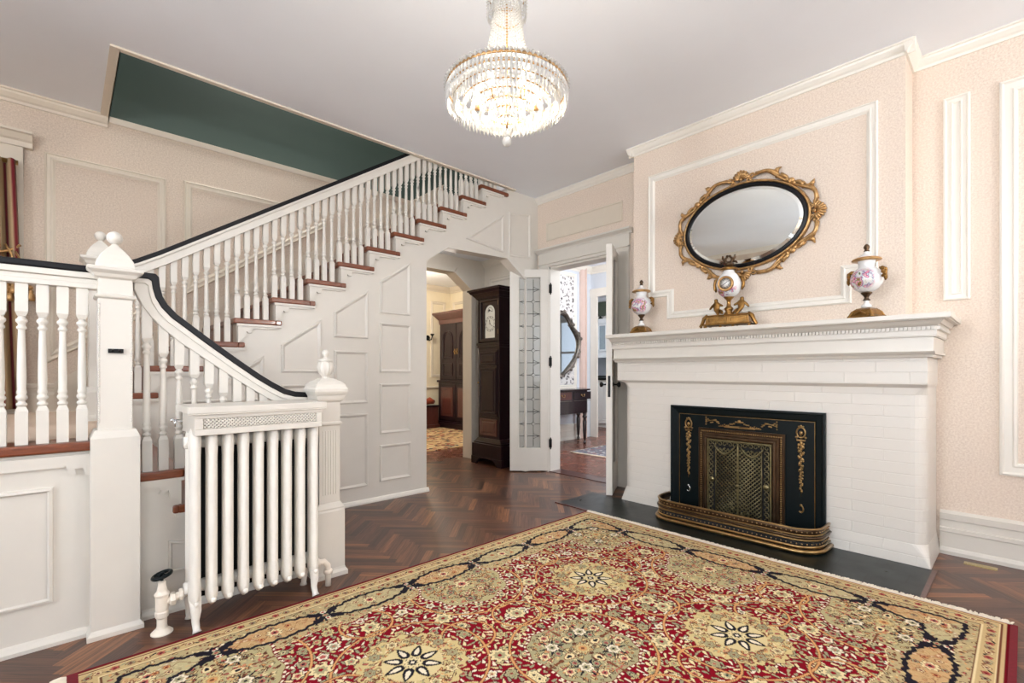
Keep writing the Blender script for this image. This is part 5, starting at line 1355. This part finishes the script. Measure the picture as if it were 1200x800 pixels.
MB().lathe([(.05, -.46), (.055, -.5), (.04, -.56), (.01, -.58)], (0, 0, 0), 16).build('glass_shade', mat('pink_glass_shade', rgb(255, 190, 160), .3, emis=(1, .5, .35, 1), estr=1.2), LS)

# ------------------------------------------------------------------ CURTAIN
CU = thing('curtain', (-.3, 4.5, .8), 'maroon and tan striped drape with gold tassels at the landing window', 'curtain')
def curt():
    N = NT('striped_drape'); at = N.add('ShaderNodeAttribute'); at.attribute_name = 'Col'; N.link(at.outputs['Color'], N.b.inputs['Base Color']); N.b.inputs['Roughness'].default_value = .8; return N.m
CM = curt()
def drape(x0, x1, name):
    nu, nv = 70, 40; vs = []; fs = []; cols = []
    stripes = [rgb(112, 96, 74), rgb(150, 128, 98), rgb(104, 24, 34), rgb(132, 30, 40), rgb(168, 146, 112), rgb(96, 20, 30), rgb(176, 150, 116), rgb(120, 26, 36)]
    for j in range(nv + 1):
        v = j / nv; z = 2.43 - v * 1.62
        gather = 1 - .42 * math.exp(-((z - 1.72) / .28) ** 2) * 0
        for i in range(nu + 1):
            u = i / nu
            xr = x1 - .045 + .05 * v if name == 'r' else x1
            x = x0 + (xr - x0) * u; y = 4.485 + .03 * math.sin(u * 2 * PI * 8 + .6 * math.sin(3 * v)) + .008 * math.sin(u * 23)
            vs.append((x + .3, y - 4.5, z - .8)); cols.append(stripes[int(u * 24) % 8])
    for j in range(nv):
        for i in range(nu): a = j * (nu + 1) + i; fs.append((a, a + 1, a + nu + 2, a + nu + 1))
    me = bpy.data.meshes.new('drape'); me.from_pydata(vs, [], fs); me.materials.append(CM)
    ca = me.color_attributes.new('Col', 'FLOAT_COLOR', 'POINT'); ca.data.foreach_set('color', [q for c in cols for q in c])
    me.polygons.foreach_set('use_smooth', [True] * len(fs))
    o = bpy.data.objects.new('drape', me); COL.objects.link(o); o.parent = CU
    s_ = o.modifiers.new('thick', 'SOLIDIFY'); s_.thickness = .004
drape(-.72, -.19, 'r')
MB().lathe([(.016, -.9), (.016, .08)], (0, 4.50 - 4.5, 2.42 - .8), 12, axis='X').build('curtain_rod', BRASS, CU)
def tassel(x, z):
    m = MB().ball((x, -.07, z), .013, 10, 6).lathe([(.008, -.013), (.014, -.022), (.011, -.034), (.016, -.04), (.02, -.065), (.018, -.085)], (x, -.07, z), 16, flute=10, famp=.12)
    m.tube([(x, -.07, z), (x - .02, -.06, z + .10), (x - .05, -.05, z + .17)], .006, 6); return m
for i, (x, z) in enumerate(((.12, .86), (.075, .90), (.03, .84), (-.02, .88), (.14, .80), (-.05, .8), (.045, .79), (.06, .84), (.10, .80))): tassel(x, z).build('tassel', GOLD, CU)
MB().tube([(.09, -.02, 1.08), (.04, -.05, 1.03), (-.05, -.06, 1.0), (-.15, -.06, 1.03)], .009, 8).ball((-.015, -.06, 1.06), .022, 12, 8, (1, .6, 1)).build('tieback', GOLD, CU)

# ------------------------------------------------------------------ FLOOR VENT
t = MB().box(3.60, .095, 0, 3.645, .225, .004)
for i in range(11): t.box(3.606, .103 + .011 * i, .004, 3.639, .107 + .011 * i, .006)
tag(t.build('floor_vent', mat('vent_brass', rgb(176, 158, 110), .35, metal=.6)), 'small brass floor vent next to the baseboard right of the fireplace', 'vent')

# ------------------------------------------------------------------ RUG
RX0, RX1, RY0, RY1 = .005, 2.848, .038, 2.232
def hexc(r, g, b): return np.array([lin(r), lin(g), lin(b)])
def rug_colors():
    step = .0035
    nx = int((RX1 - RX0) / step); ny = int((RY1 - RY0) / step)
    xs_ = np.linspace(RX0, RX1, nx + 1); ys_ = np.linspace(RY0, RY1, ny + 1)
    hx, hy = (RX1 - RX0) / 2, (RY1 - RY0) / 2
    # paint one quarter (|x|, |y| from the centre) and mirror it
    qn, qm = nx // 2 + 2, ny // 2 + 2
    qx = np.arange(qn) * step; qy = np.arange(qm) * step
    X, Y = np.meshgrid(qx, qy, indexing='ij')
    rnd = random.Random(11)
    RED = hexc(128, 8, 28); TAN = hexc(192, 164, 120); CRM = hexc(222, 204, 158); GRN = hexc(150, 148, 118); SAGE = hexc(164, 156, 120); BLK_ = hexc(28, 24, 34); PNK = hexc(178, 92, 84); GLD = hexc(202, 182, 130); WHT = hexc(228, 216, 192); BRN = hexc(120, 70, 48); ORG = hexc(206, 150, 98)
    C = np.zeros(X.shape + (3,)); C[:] = RED
    def win(cx, cy, r):
        i0, i1 = max(int((cx - r) / step), 0), min(int((cx + r) / step) + 2, qn); j0, j1 = max(int((cy - r) / step), 0), min(int((cy + r) / step) + 2, qm)
        return slice(i0, i1), slice(j0, j1)
    def polar(cx, cy, r):
        s_ = win(cx, cy, r)
        if s_[0].stop <= s_[0].start or s_[1].stop <= s_[1].start: return s_, None, None
        dx, dy = X[s_] - cx, Y[s_] - cy; return s_, np.hypot(dx, dy), np.arctan2(dy, dx)
    def blossom(cx, cy, r, n, outer, inner, core, edge=BLK_, ph=0., mask=None):
        s_, d, a = polar(cx, cy, r * 1.25)
        if d is None: return
        sh = r * (1 + .16 * np.cos(n * a + ph)); c = C[s_]
        mk = (lambda q: q if mask is None else q & mask[s_])
        c[mk(d < sh + .0028)] = edge; c[mk(d < sh)] = outer; c[mk((d < sh * .62) & (d > sh * .52))] = edge * .5 + outer * .5; c[mk(d < sh * .52)] = inner; c[mk(d < sh * .24)] = core
    def leaf(cx, cy, L_, wd, a0, col, edge=None):
        s_ = win(cx, cy, L_)
        if s_[0].stop <= s_[0].start or s_[1].stop <= s_[1].start: return
        dx, dy = X[s_] - cx, Y[s_] - cy; u = dx * math.cos(a0) + dy * math.sin(a0); v = -dx * math.sin(a0) + dy * math.cos(a0)
        w_ = wd * np.sqrt(np.clip(1 - (u / L_) ** 2, 0, 1)) * (1 - .5 * u / L_)
        c = C[s_]
        if edge is not None: c[(np.abs(v) < w_ + .003) & (np.abs(u) < L_)] = edge
        c[(np.abs(v) < w_) & (np.abs(u) < L_ * .95)] = col
    def scatter(mind, region, count, fn):
        pts = []; cell = {}
        for _ in range(count):
            x, y = rnd.uniform(-.02, hx + .02), rnd.uniform(-.02, hy + .02)
            i, j = int(max(x, 0) / step), int(max(y, 0) / step)
            if i >= qn or j >= qm or not region[i, j]: continue
            k_ = (int(x / mind), int(y / mind)); bad = False
            for a in (-1, 0, 1):
                for b in (-1, 0, 1):
                    for p in cell.get((k_[0] + a, k_[1] + b), ()):
                        if (p[0] - x) ** 2 + (p[1] - y) ** 2 < mind * mind: bad = True
            if bad: continue
            cell.setdefault(k_, []).append((x, y)); pts.append((x, y))
        for p in pts: fn(*p)
    E_ = np.minimum(hx - X, hy - Y)
    allm = np.ones(X.shape, bool)
    # field: leaves then blossoms then vines
    def f_leaf(x, y):
        a = rnd.uniform(0, PI); leaf(x, y, rnd.uniform(.010, .018), rnd.uniform(.0035, .006), a, [CRM, SAGE, GLD, GRN, WHT][rnd.randrange(5)], BLK_ * .6 + RED * .4 if rnd.random() < .6 else None)
    scatter(.0195, allm, 26000, f_leaf)
    def f_bl(x, y):
        r = rnd.uniform(.014, .024); blossom(x, y, r, rnd.choice([5, 6, 8]), [CRM, SAGE, WHT, GLD][rnd.randrange(4)], [GRN, CRM, PNK, SAGE][rnd.randrange(4)], [RED, BLK_, PNK][rnd.randrange(3)], ph=rnd.uniform(0, 6))
    scatter(.062, allm, 9000, f_bl)
    VX, VY = .515, .36
    centers = [(VX, VY), (0, 0), (VX * 2, 0), (0, VY * 2), (VX * 2, VY * 2)]
    def ring(cx, cy, r, w_, col):
        s_, d, a = polar(cx, cy, r + .02)
        if d is None: return
        c = C[s_]; c[np.abs(d - r) < w_ + .0022] = BRN * .6; c[np.abs(d - r) < w_] = col
    for cx_, cy_ in centers:
        ring(cx_, cy_, .275, .0042, ORG)
    for cx_, cy_ in [(VX / 2 + .0, VY * 1.02), (VX * 1.5, VY), (VX, 0), (VX, VY * 2), (0, VY), (VX * 2, VY)]: ring(cx_, cy_, .105, .004, ORG)
    for cx_, cy_ in [(VX / 2, VY / 2), (VX * 1.5, VY / 2), (VX / 2, VY * 1.5), (VX * 1.5, VY * 1.5), (VX, VY * 1.9), (VX, .04), (0, VY), (VX * 2, VY)]:
        blossom(cx_, cy_, .036, 8, CRM, SAGE, RED); 
    # medallions
    def medallion(cx_, cy_, r, lobes, base, kind):
        s_, d, a = polar(cx_, cy_, r * 1.35)
        if d is None: return
        amp = .09 if kind == 'gold' else .12
        sh = r * (1 + amp * np.abs(np.cos(lobes * a / 2)) - amp * .3 + (.03 * np.cos(3 * lobes * a) if kind == 'gold' else 0)); c = C[s_]
        if kind == 'quat': sh = r * (.86 + .20 * np.abs(np.sin(2 * a)) ** .6 + .02 * np.cos(16 * a))
        if kind != 'gold':
            c[d < sh + .014] = BLK_ * .5 + RED * .5; c[(d < sh + .012)] = WHT; c[(d < sh + .012) & (np.cos(56 * a) < -.1) & (d > sh + .003)] = RED * .8
        c[d < sh + .003] = BRN; c[d < sh] = base
        mk = np.zeros(X.shape, bool); mk[s_] = d < sh * .93
        m2 = [GRN, SAGE, CRM, ORG, PNK, GLD]
        for _ in range(int(900 * (r / .2) ** 2)):
            q = r * math.sqrt(rnd.random()); t_ = rnd.uniform(0, 2 * PI); x_, y_ = cx_ + q * math.cos(t_), cy_ + q * math.sin(t_)
            i, j = int(x_ / step), int(y_ / step)
            if 0 <= i < qn and 0 <= j < qm and mk[i, j]:
                leaf(x_, y_, rnd.uniform(.006, .012), rnd.uniform(.002, .0035), rnd.uniform(0, PI), rnd.choice(m2 + ([BLK_ * .5 + BRN * .5] if kind != 'gold' else [ORG, BRN])), BRN * .6 if rnd.random() < .35 else None)
        for rr_, nn, br_ in ((.80, lobes, .020), (.52, lobes if kind != 'gold' else 12, .015)):
            for i in range(nn):
                a_ = 2 * PI * (i + .5) / nn; blossom(cx_ + rr_ * r * math.cos(a_), cy_ + rr_ * r * math.sin(a_), br_, 6, rnd.choice([CRM, GRN, SAGE]), PNK if kind != 'gold' else SAGE, BRN if kind == 'gold' else BLK_, edge=BRN if kind == 'gold' else BLK_)
        if kind == 'gold':
            s2, d2, a2 = polar(cx_, cy_, .12); 
            if d2 is not None:
                c2 = C[s2]; c2[d2 < .108] = GLD * .5 + CRM * .5
            for i in range(8):
                a_ = 2 * PI * i / 8; leaf(cx_ + .071 * math.cos(a_), cy_ + .071 * math.sin(a_), .037, .0175, a_, BLK_, GLD); leaf(cx_ + .071 * math.cos(a_), cy_ + .071 * math.sin(a_), .024, .008, a_, WHT)
            blossom(cx_, cy_, .030, 8, CRM, BLK_, WHT, edge=BLK_)
        elif kind == 'quat':
            blossom(cx_, cy_, .03, 16, GLD, ORG, BRN, edge=BRN)
            for i in range(4):
                a_ = PI / 2 * i; leaf(cx_ + .08 * math.cos(a_), cy_ + .08 * math.sin(a_), .022, .014, a_, CRM, RED); leaf(cx_ + .08 * math.cos(a_), cy_ + .08 * math.sin(a_), .012, .007, a_, BLK_)
                a_ += PI / 4; blossom(cx_ + .115 * math.cos(a_), cy_ + .115 * math.sin(a_), .024, 6, WHT, SAGE, BLK_)
                for q in range(6):
                    b_ = q * PI / 3 + .3; leaf(cx_ + .115 * math.cos(a_) + .042 * math.cos(b_), cy_ + .115 * math.sin(a_) + .042 * math.sin(b_), .014, .004, b_, BLK_)
            for i in range(4):
                a_ = PI / 2 * i; 
                n_ = 26
                for q in range(n_): blossom(cx_ + (.0 + r * 1.02 * q / n_) * math.cos(a_), cy_ + (.0 + r * 1.02 * q / n_) * math.sin(a_), .0022, 4, BRN, BRN, BRN, edge=BRN) if q > 14 else None
        else:
            blossom(cx_, cy_, .034, 10, CRM, PNK, BLK_)
    medallion(VX, VY, .185, 10, GLD, 'gold')
    medallion(0, 0, .195, 8, SAGE, 'quat')
    # border zone
    hx_, hy_ = hx, hy
    sc = .045 * np.abs(np.sin(np.pi * np.where(hx_ - X < hy_ - Y, Y / (hy_ - .05), X / (hx_ - .05)) * 5))
    bw = .315
    bz = E_ < bw - sc * .6
    C[(E_ < bw + .006 - sc * .6)] = CRM; C[(E_ < bw + .002 - sc * .6)] = BRN; C[bz] = SAGE * .5 + TAN * .5
    mk = bz & (E_ > .10)
    bc = [GRN, CRM, ORG, BRN, SAGE, PNK, GLD, BLK_ * .4 + BRN * .6]
    scatter(.0135, bz & (E_ > .03), 22000, lambda x, y: leaf(x, y, rnd.uniform(.005, .010), rnd.uniform(.002, .0038), rnd.uniform(0, PI), rnd.choice(bc), BRN * .5 if rnd.random() < .45 else None))
    medallion(0, VY * 2 + .03, .20, 8, SAGE * .7 + GLD * .3, 'grey'); medallion(VX * 2 + .03, 0, .20, 8, SAGE * .7 + GLD * .3, 'grey'); medallion(hx - .36, hy - .36, .215, 4, SAGE * .7 + GLD * .3, 'quat')
    # cartouches and black meander
    def border_line(along, E1, end, P):
        t_ = (end - along); ph = t_ / P * PI
        off = .062 * np.abs(np.sin(ph)) ** .75
        return off
    for horiz in (True, False):
        along = X if horiz else Y; Ee = (hy - Y) if horiz else (hx - X); Eo = (hx - X) if horiz else (hy - Y)
        reg = (Ee < Eo) & (E_ < bw + .02)
        P = (hx if horiz else hy) / (3.5 if horiz else 2.5)
        off = .066 * np.abs(np.cos(along / P * PI + (0 if horiz else 0))) ** .7
        nz_ = .0035 * np.sin(along * 160) + .003 * np.sin(along * 97 + 1)
        cen = .19
        inside = reg & (np.abs(Ee - cen) < off - .008)
        cart = (np.floor(along / P + .5).astype(int) % 2 == 0)
        cc = np.where(cart[..., None], ORG * .55 + TAN * .45, SAGE * .6 + CRM * .4)
        sel = inside & (off > .02)
        base_keep = C.copy()
        C[sel] = (cc * .62 + base_keep * .38)[sel]
        for s in (1, -1):
            ln = reg & (np.abs(Ee - (cen + s * off) - nz_) < .0085 + .010 * (off < .038))
            C[ln] = BLK_
        wq = reg & (np.abs(Ee - cen - .5 * off * np.sin(along * 60)) < .0016) & (off > .03); C[wq] = BRN
        kx = 0
        a_ = 0.0
        lim = hx if horiz else hy
        while a_ < lim - .2:
            pos = (a_, hy - cen) if horiz else (hx - cen, a_)
            blossom(*pos, .026, 8, CRM, PNK, BLK_); 
            for q in range(6):
                b_ = q * PI / 3 + .5; blossom(pos[0] + .05 * math.cos(b_) * (1.3 if horiz else .8), pos[1] + .05 * math.sin(b_) * (.8 if horiz else 1.3), .010, 5, [CRM, GRN, ORG][q % 3], RED, BLK_, edge=BRN)
            pk = (a_ + P / 2)
            if pk < lim - .22:
                for dv in (-.03, 0, .03):
                    pos = (pk, hy - cen + dv) if horiz else (hx - cen + dv, pk); blossom(*pos, .012, 5, [WHT, SAGE][dv == 0], PNK, RED, edge=BLK_)
                for q in range(8):
                    b_ = rnd.uniform(0, 2 * PI); pos = (pk + .04 * math.cos(b_), hy - cen + .04 * math.sin(b_)) if horiz else (hx - cen + .04 * math.cos(b_), pk + .04 * math.sin(b_)); leaf(*pos, .016, .005, rnd.uniform(0, PI), BLK_)
            a_ += P
    # outer guard
    gz = E_ < .085
    C[gz] = TAN * .8 + GLD * .2
    nn = 0
    for horiz in (True, False):
        lim = hx if horiz else hy; a_ = .02
        while a_ < lim - .03:
            pos = (a_, hy - .052) if horiz else (hx - .052, a_)
            if (lim - a_) > .05:
                blossom(*pos, .011, 5, [CRM, GRN, PNK][nn % 3], RED, BLK_, edge=BRN)
                p2 = (a_ + .022, hy - .052 + .008 * (-1) ** nn) if horiz else (hx - .052 + .008 * (-1) ** nn, a_ + .022); leaf(*p2, .012, .0035, (.6 if nn % 2 else -.6) + (0 if horiz else PI / 2), [BRN, GRN, BLK_][nn % 3])
            a_ += .044; nn += 1
    C[(np.abs(E_ - .086) < .003)] = BRN * .7; C[(np.abs(E_ - .081) < .0025)] = CRM; C[np.abs(E_ - .024) < .003] = BRN * .8; C[np.abs(E_ - .029) < .002] = CRM
    C[(hx - X) < .005] = PNK * .5 + RED * .5
    C[(hy - Y) < .012] = RED * .7
    # wool variation
    rs = np.random.RandomState(5); C *= (1 + .10 * (rs.rand(*X.shape)[..., None] - .5))
    cx_, cy_ = (RX0 + RX1) / 2, (RY0 + RY1) / 2
    ix = np.clip(np.rint(np.abs(xs_ - cx_) / step).astype(int), 0, qn - 1); iy = np.clip(np.rint(np.abs(ys_ - cy_) / step).astype(int), 0, qm - 1)
    full = C[np.ix_(ix, iy)]
    return xs_, ys_, full
def build_rug():
    xs_, ys_, col = rug_colors(); nx, ny = len(xs_), len(ys_)
    GX, GY = np.meshgrid(xs_, ys_, indexing='ij')
    co = np.stack([GX - 1.43, GY - 1.135, np.full(GX.shape, .011)], -1).reshape(-1, 3)
    idx = np.arange(nx * ny).reshape(nx, ny)
    q = np.stack([idx[:-1, :-1], idx[1:, :-1], idx[1:, 1:], idx[:-1, 1:]], -1).reshape(-1, 4)
    # side skirt
    ring_ = np.concatenate([idx[:, 0], idx[-1, 1:], idx[-2::-1, -1], idx[0, -2:0:-1]])
    lowv = co[ring_].copy(); lowv[:, 2] = 0; nb = len(co); co = np.vstack([co, lowv]); k_ = len(ring_)
    r2 = np.arange(k_); sk = np.stack([ring_[r2], nb + r2, nb + (r2 + 1) % k_, ring_[(r2 + 1) % k_]], -1)
    q = np.vstack([q, sk])
    me = bpy.data.meshes.new('persian_rug')
    me.vertices.add(len(co)); me.vertices.foreach_set('co', co.ravel())
    me.loops.add(q.size); me.loops.foreach_set('vertex_index', q.ravel().astype(np.int32))
    me.polygons.add(len(q)); me.polygons.foreach_set('loop_start', (np.arange(len(q)) * 4).astype(np.int32)); 
    me.update(calc_edges=True); me.validate()
    c4 = np.ones((len(co), 4), np.float32); c4[:nb, :3] = col.reshape(-1, 3); c4[nb:, :3] = col.reshape(-1, 3)[ring_]
    ca = me.color_attributes.new('Col', 'FLOAT_COLOR', 'POINT'); ca.data.foreach_set('color', c4.ravel())
    me.materials.append(RUGM)
    o = bpy.data.objects.new('persian_rug', me); COL.objects.link(o); o.location = (1.43, 1.135, 0)
    tag(o, 'large red and tan oriental rug with gold medallions covering the hall floor in the foreground', 'rug')
    return o
RUG = build_rug()
def rugc(mb, name, m_):
    mb.v = [(v[0] - 1.43, v[1] - 1.135, v[2]) for v in mb.v]; return mb.build(name, m_, RUG)
rugc(MB().box(RX0, RY0 - .022, 0, RX1, RY0, .013).box(RX0, RY1, 0, RX1, RY1 + .006, .012).box(RX0 - .004, RY0 - .02, 0, RX0 + .03, RY1, .0125), 'selvage', REDSEL)
m = MB(); rnd = random.Random(4)
for xe, s in ((RX1, 1), (RX0, -1)):
    y = RY0
    while y < RY1:
        L_ = rnd.uniform(.034, .046); dy = rnd.uniform(-.006, .006)
        for q in range(2):
            yy = y + rnd.uniform(-.002, .002)
            m.tube([(xe, yy, .010), (xe + s * L_ * .35, yy + dy * .3, .013), (xe + s * L_ * .7, yy + dy, .011), (xe + s * L_, yy + dy * 1.5 + rnd.uniform(-.004, .004), .010)], [.004, .0048, .004, .0024], 4, caps=False)
        y += .0052
fr = rugc(m, 'fringe', FRINGE); fr['kind'] = 'stuff'

# ------------------------------------------------------------------ LIGHT
def area(name, loc, rot, sx, sy, power, col=(1, 1, 1), spread=None):
    l = bpy.data.lights.new(name, 'AREA'); l.shape = 'RECTANGLE'; l.size = sx; l.size_y = sy; l.energy = power; l.color = col
    o = bpy.data.objects.new(name, l); COL.objects.link(o); o.location = loc; o.rotation_euler = rot; return o
def point(name, loc, power, col=(1, .85, .7), r=.05):
    l = bpy.data.lights.new(name, 'POINT'); l.energy = power; l.color = col; l.shadow_soft_size = r
    o = bpy.data.objects.new(name, l); COL.objects.link(o); o.location = loc; return o
DAY = (.93, .97, 1.0)
for a, b in BW: area('daylight_back', ((a + b) / 2, YB - .22, 1.6), (PI / 2, 0, 0), b - a, 1.7, 36, DAY)
for a, b in LW: area('daylight_left', (XL - .22, (a + b) / 2, 1.6), (PI / 2, 0, -PI / 2), b - a, 1.7, 78, DAY)
area('daylight_landing', (-.92, YF + .25, 1.75), (-PI / 2, 0, 0), 1.1, 1.35, 30, DAY)
for i in range(6):
    a = 2 * PI * i / 6 + .3; point('chandelier_bulb_glow', (CX + .118 * math.cos(a), CY + .118 * math.sin(a), CZ + (2.245 - H) * CS_), 4.4, (1, .92, .8), .03)
for z in (2.38, 2.5, 2.62): point('chandelier_neck_glow', (CX, CY, CZ + (z - H) * CS_), .18, (1, .92, .8), .03)
# torchiere shapes added behind the camera, unseen fill to brighten the ceiling
for i, (x, y) in enumerate(((-2.1, -2.1), (2.9, -2.1), (-2.2, .9))):
    F = thing('added_fill_lamp', (x, y, 0), 'brass torchiere added behind the camera as unseen fill light for the ceiling', 'lamp', 'added fill lamps')
    MB().lathe([(.14, 0), (.14, .015), (.05, .03), (.014, .05), (.012, 1.62), (.03, 1.64)], seg=20).build('stand', BRASS, F)
    MB().lathe([(.03, 1.64), (.10, 1.68), (.17, 1.76), (.19, 1.82)], seg=24).build('bowl_shade', BRASS, F)
    MB().ball((0, 0, 1.77), .04, 12, 8).build('bulb', BULB, F)
    point('ceiling_fill_light', (x, y, 1.84), 150, (.95, .98, 1), .10)
point('upstairs_fill_light', (1.6, 4.1, 5.0), 110, (1, .96, .9), .3)  # added unseen light for the stair well, no fixture modelled
point('passage_fill_light', (2.9, 4.1, 2.2), 3, (1, .93, .85), .12)  # added fill under the stairs, a bare point without a fixture
point('study_fill_light', (3.9, 6.6, 2.35), 75, (1, .9, .76), .2)  # unseen fill added to light the far room
point('hall_fill_light', (5.0, 3.2, 2.4), 60, (.95, .97, 1), .25)  # unseen fill added beyond the double door, no fixture
area('hall_fill_area', (5.2, -.9, 1.5), (-PI / 2, 0, PI), 1.6, 1.6, 60, DAY)  # added area fill; the wall behind it has no window
point('kitchen_fill_light', (8.3, 5.0, 2.4), 110, (.92, .96, 1), .25)  # added kitchen fill, separate from the pendant
w = bpy.data.worlds.new('world'); scn.world = w; w.use_nodes = True
w.node_tree.nodes['Background'].inputs[0].default_value = (.75, .85, 1, 1); w.node_tree.nodes['Background'].inputs[1].default_value = 1.0

# ------------------------------------------------------------------ CAMERA
cam = bpy.data.cameras.new('camera'); co = bpy.data.objects.new('camera', cam); COL.objects.link(co); scn.camera = co
cam.sensor_width = 36.0; cam.lens = 561.0 / 1200 * 36; cam.shift_y = (436 - 400) / 1200.0
cam.clip_start = .02
co.location = (0, 0, 1.05)
yaw = math.atan2(.6829686, .7301457)      # from +Y towards +X
co.rotation_euler = (PI / 2, 0, -yaw)
scn.view_settings.view_transform = 'Standard'; scn.view_settings.look = 'None'; scn.view_settings.exposure = 0.28; scn.view_settings.gamma = 1.0; scn.view_settings.use_curve_mapping = False
scn.cycles.use_denoising = True
scn.cycles.max_bounces = 10; scn.cycles.transparent_max_bounces = 16; scn.cycles.caustics_reflective = False; scn.cycles.caustics_refractive = False
scn.cycles.sample_clamp_indirect = 6.0
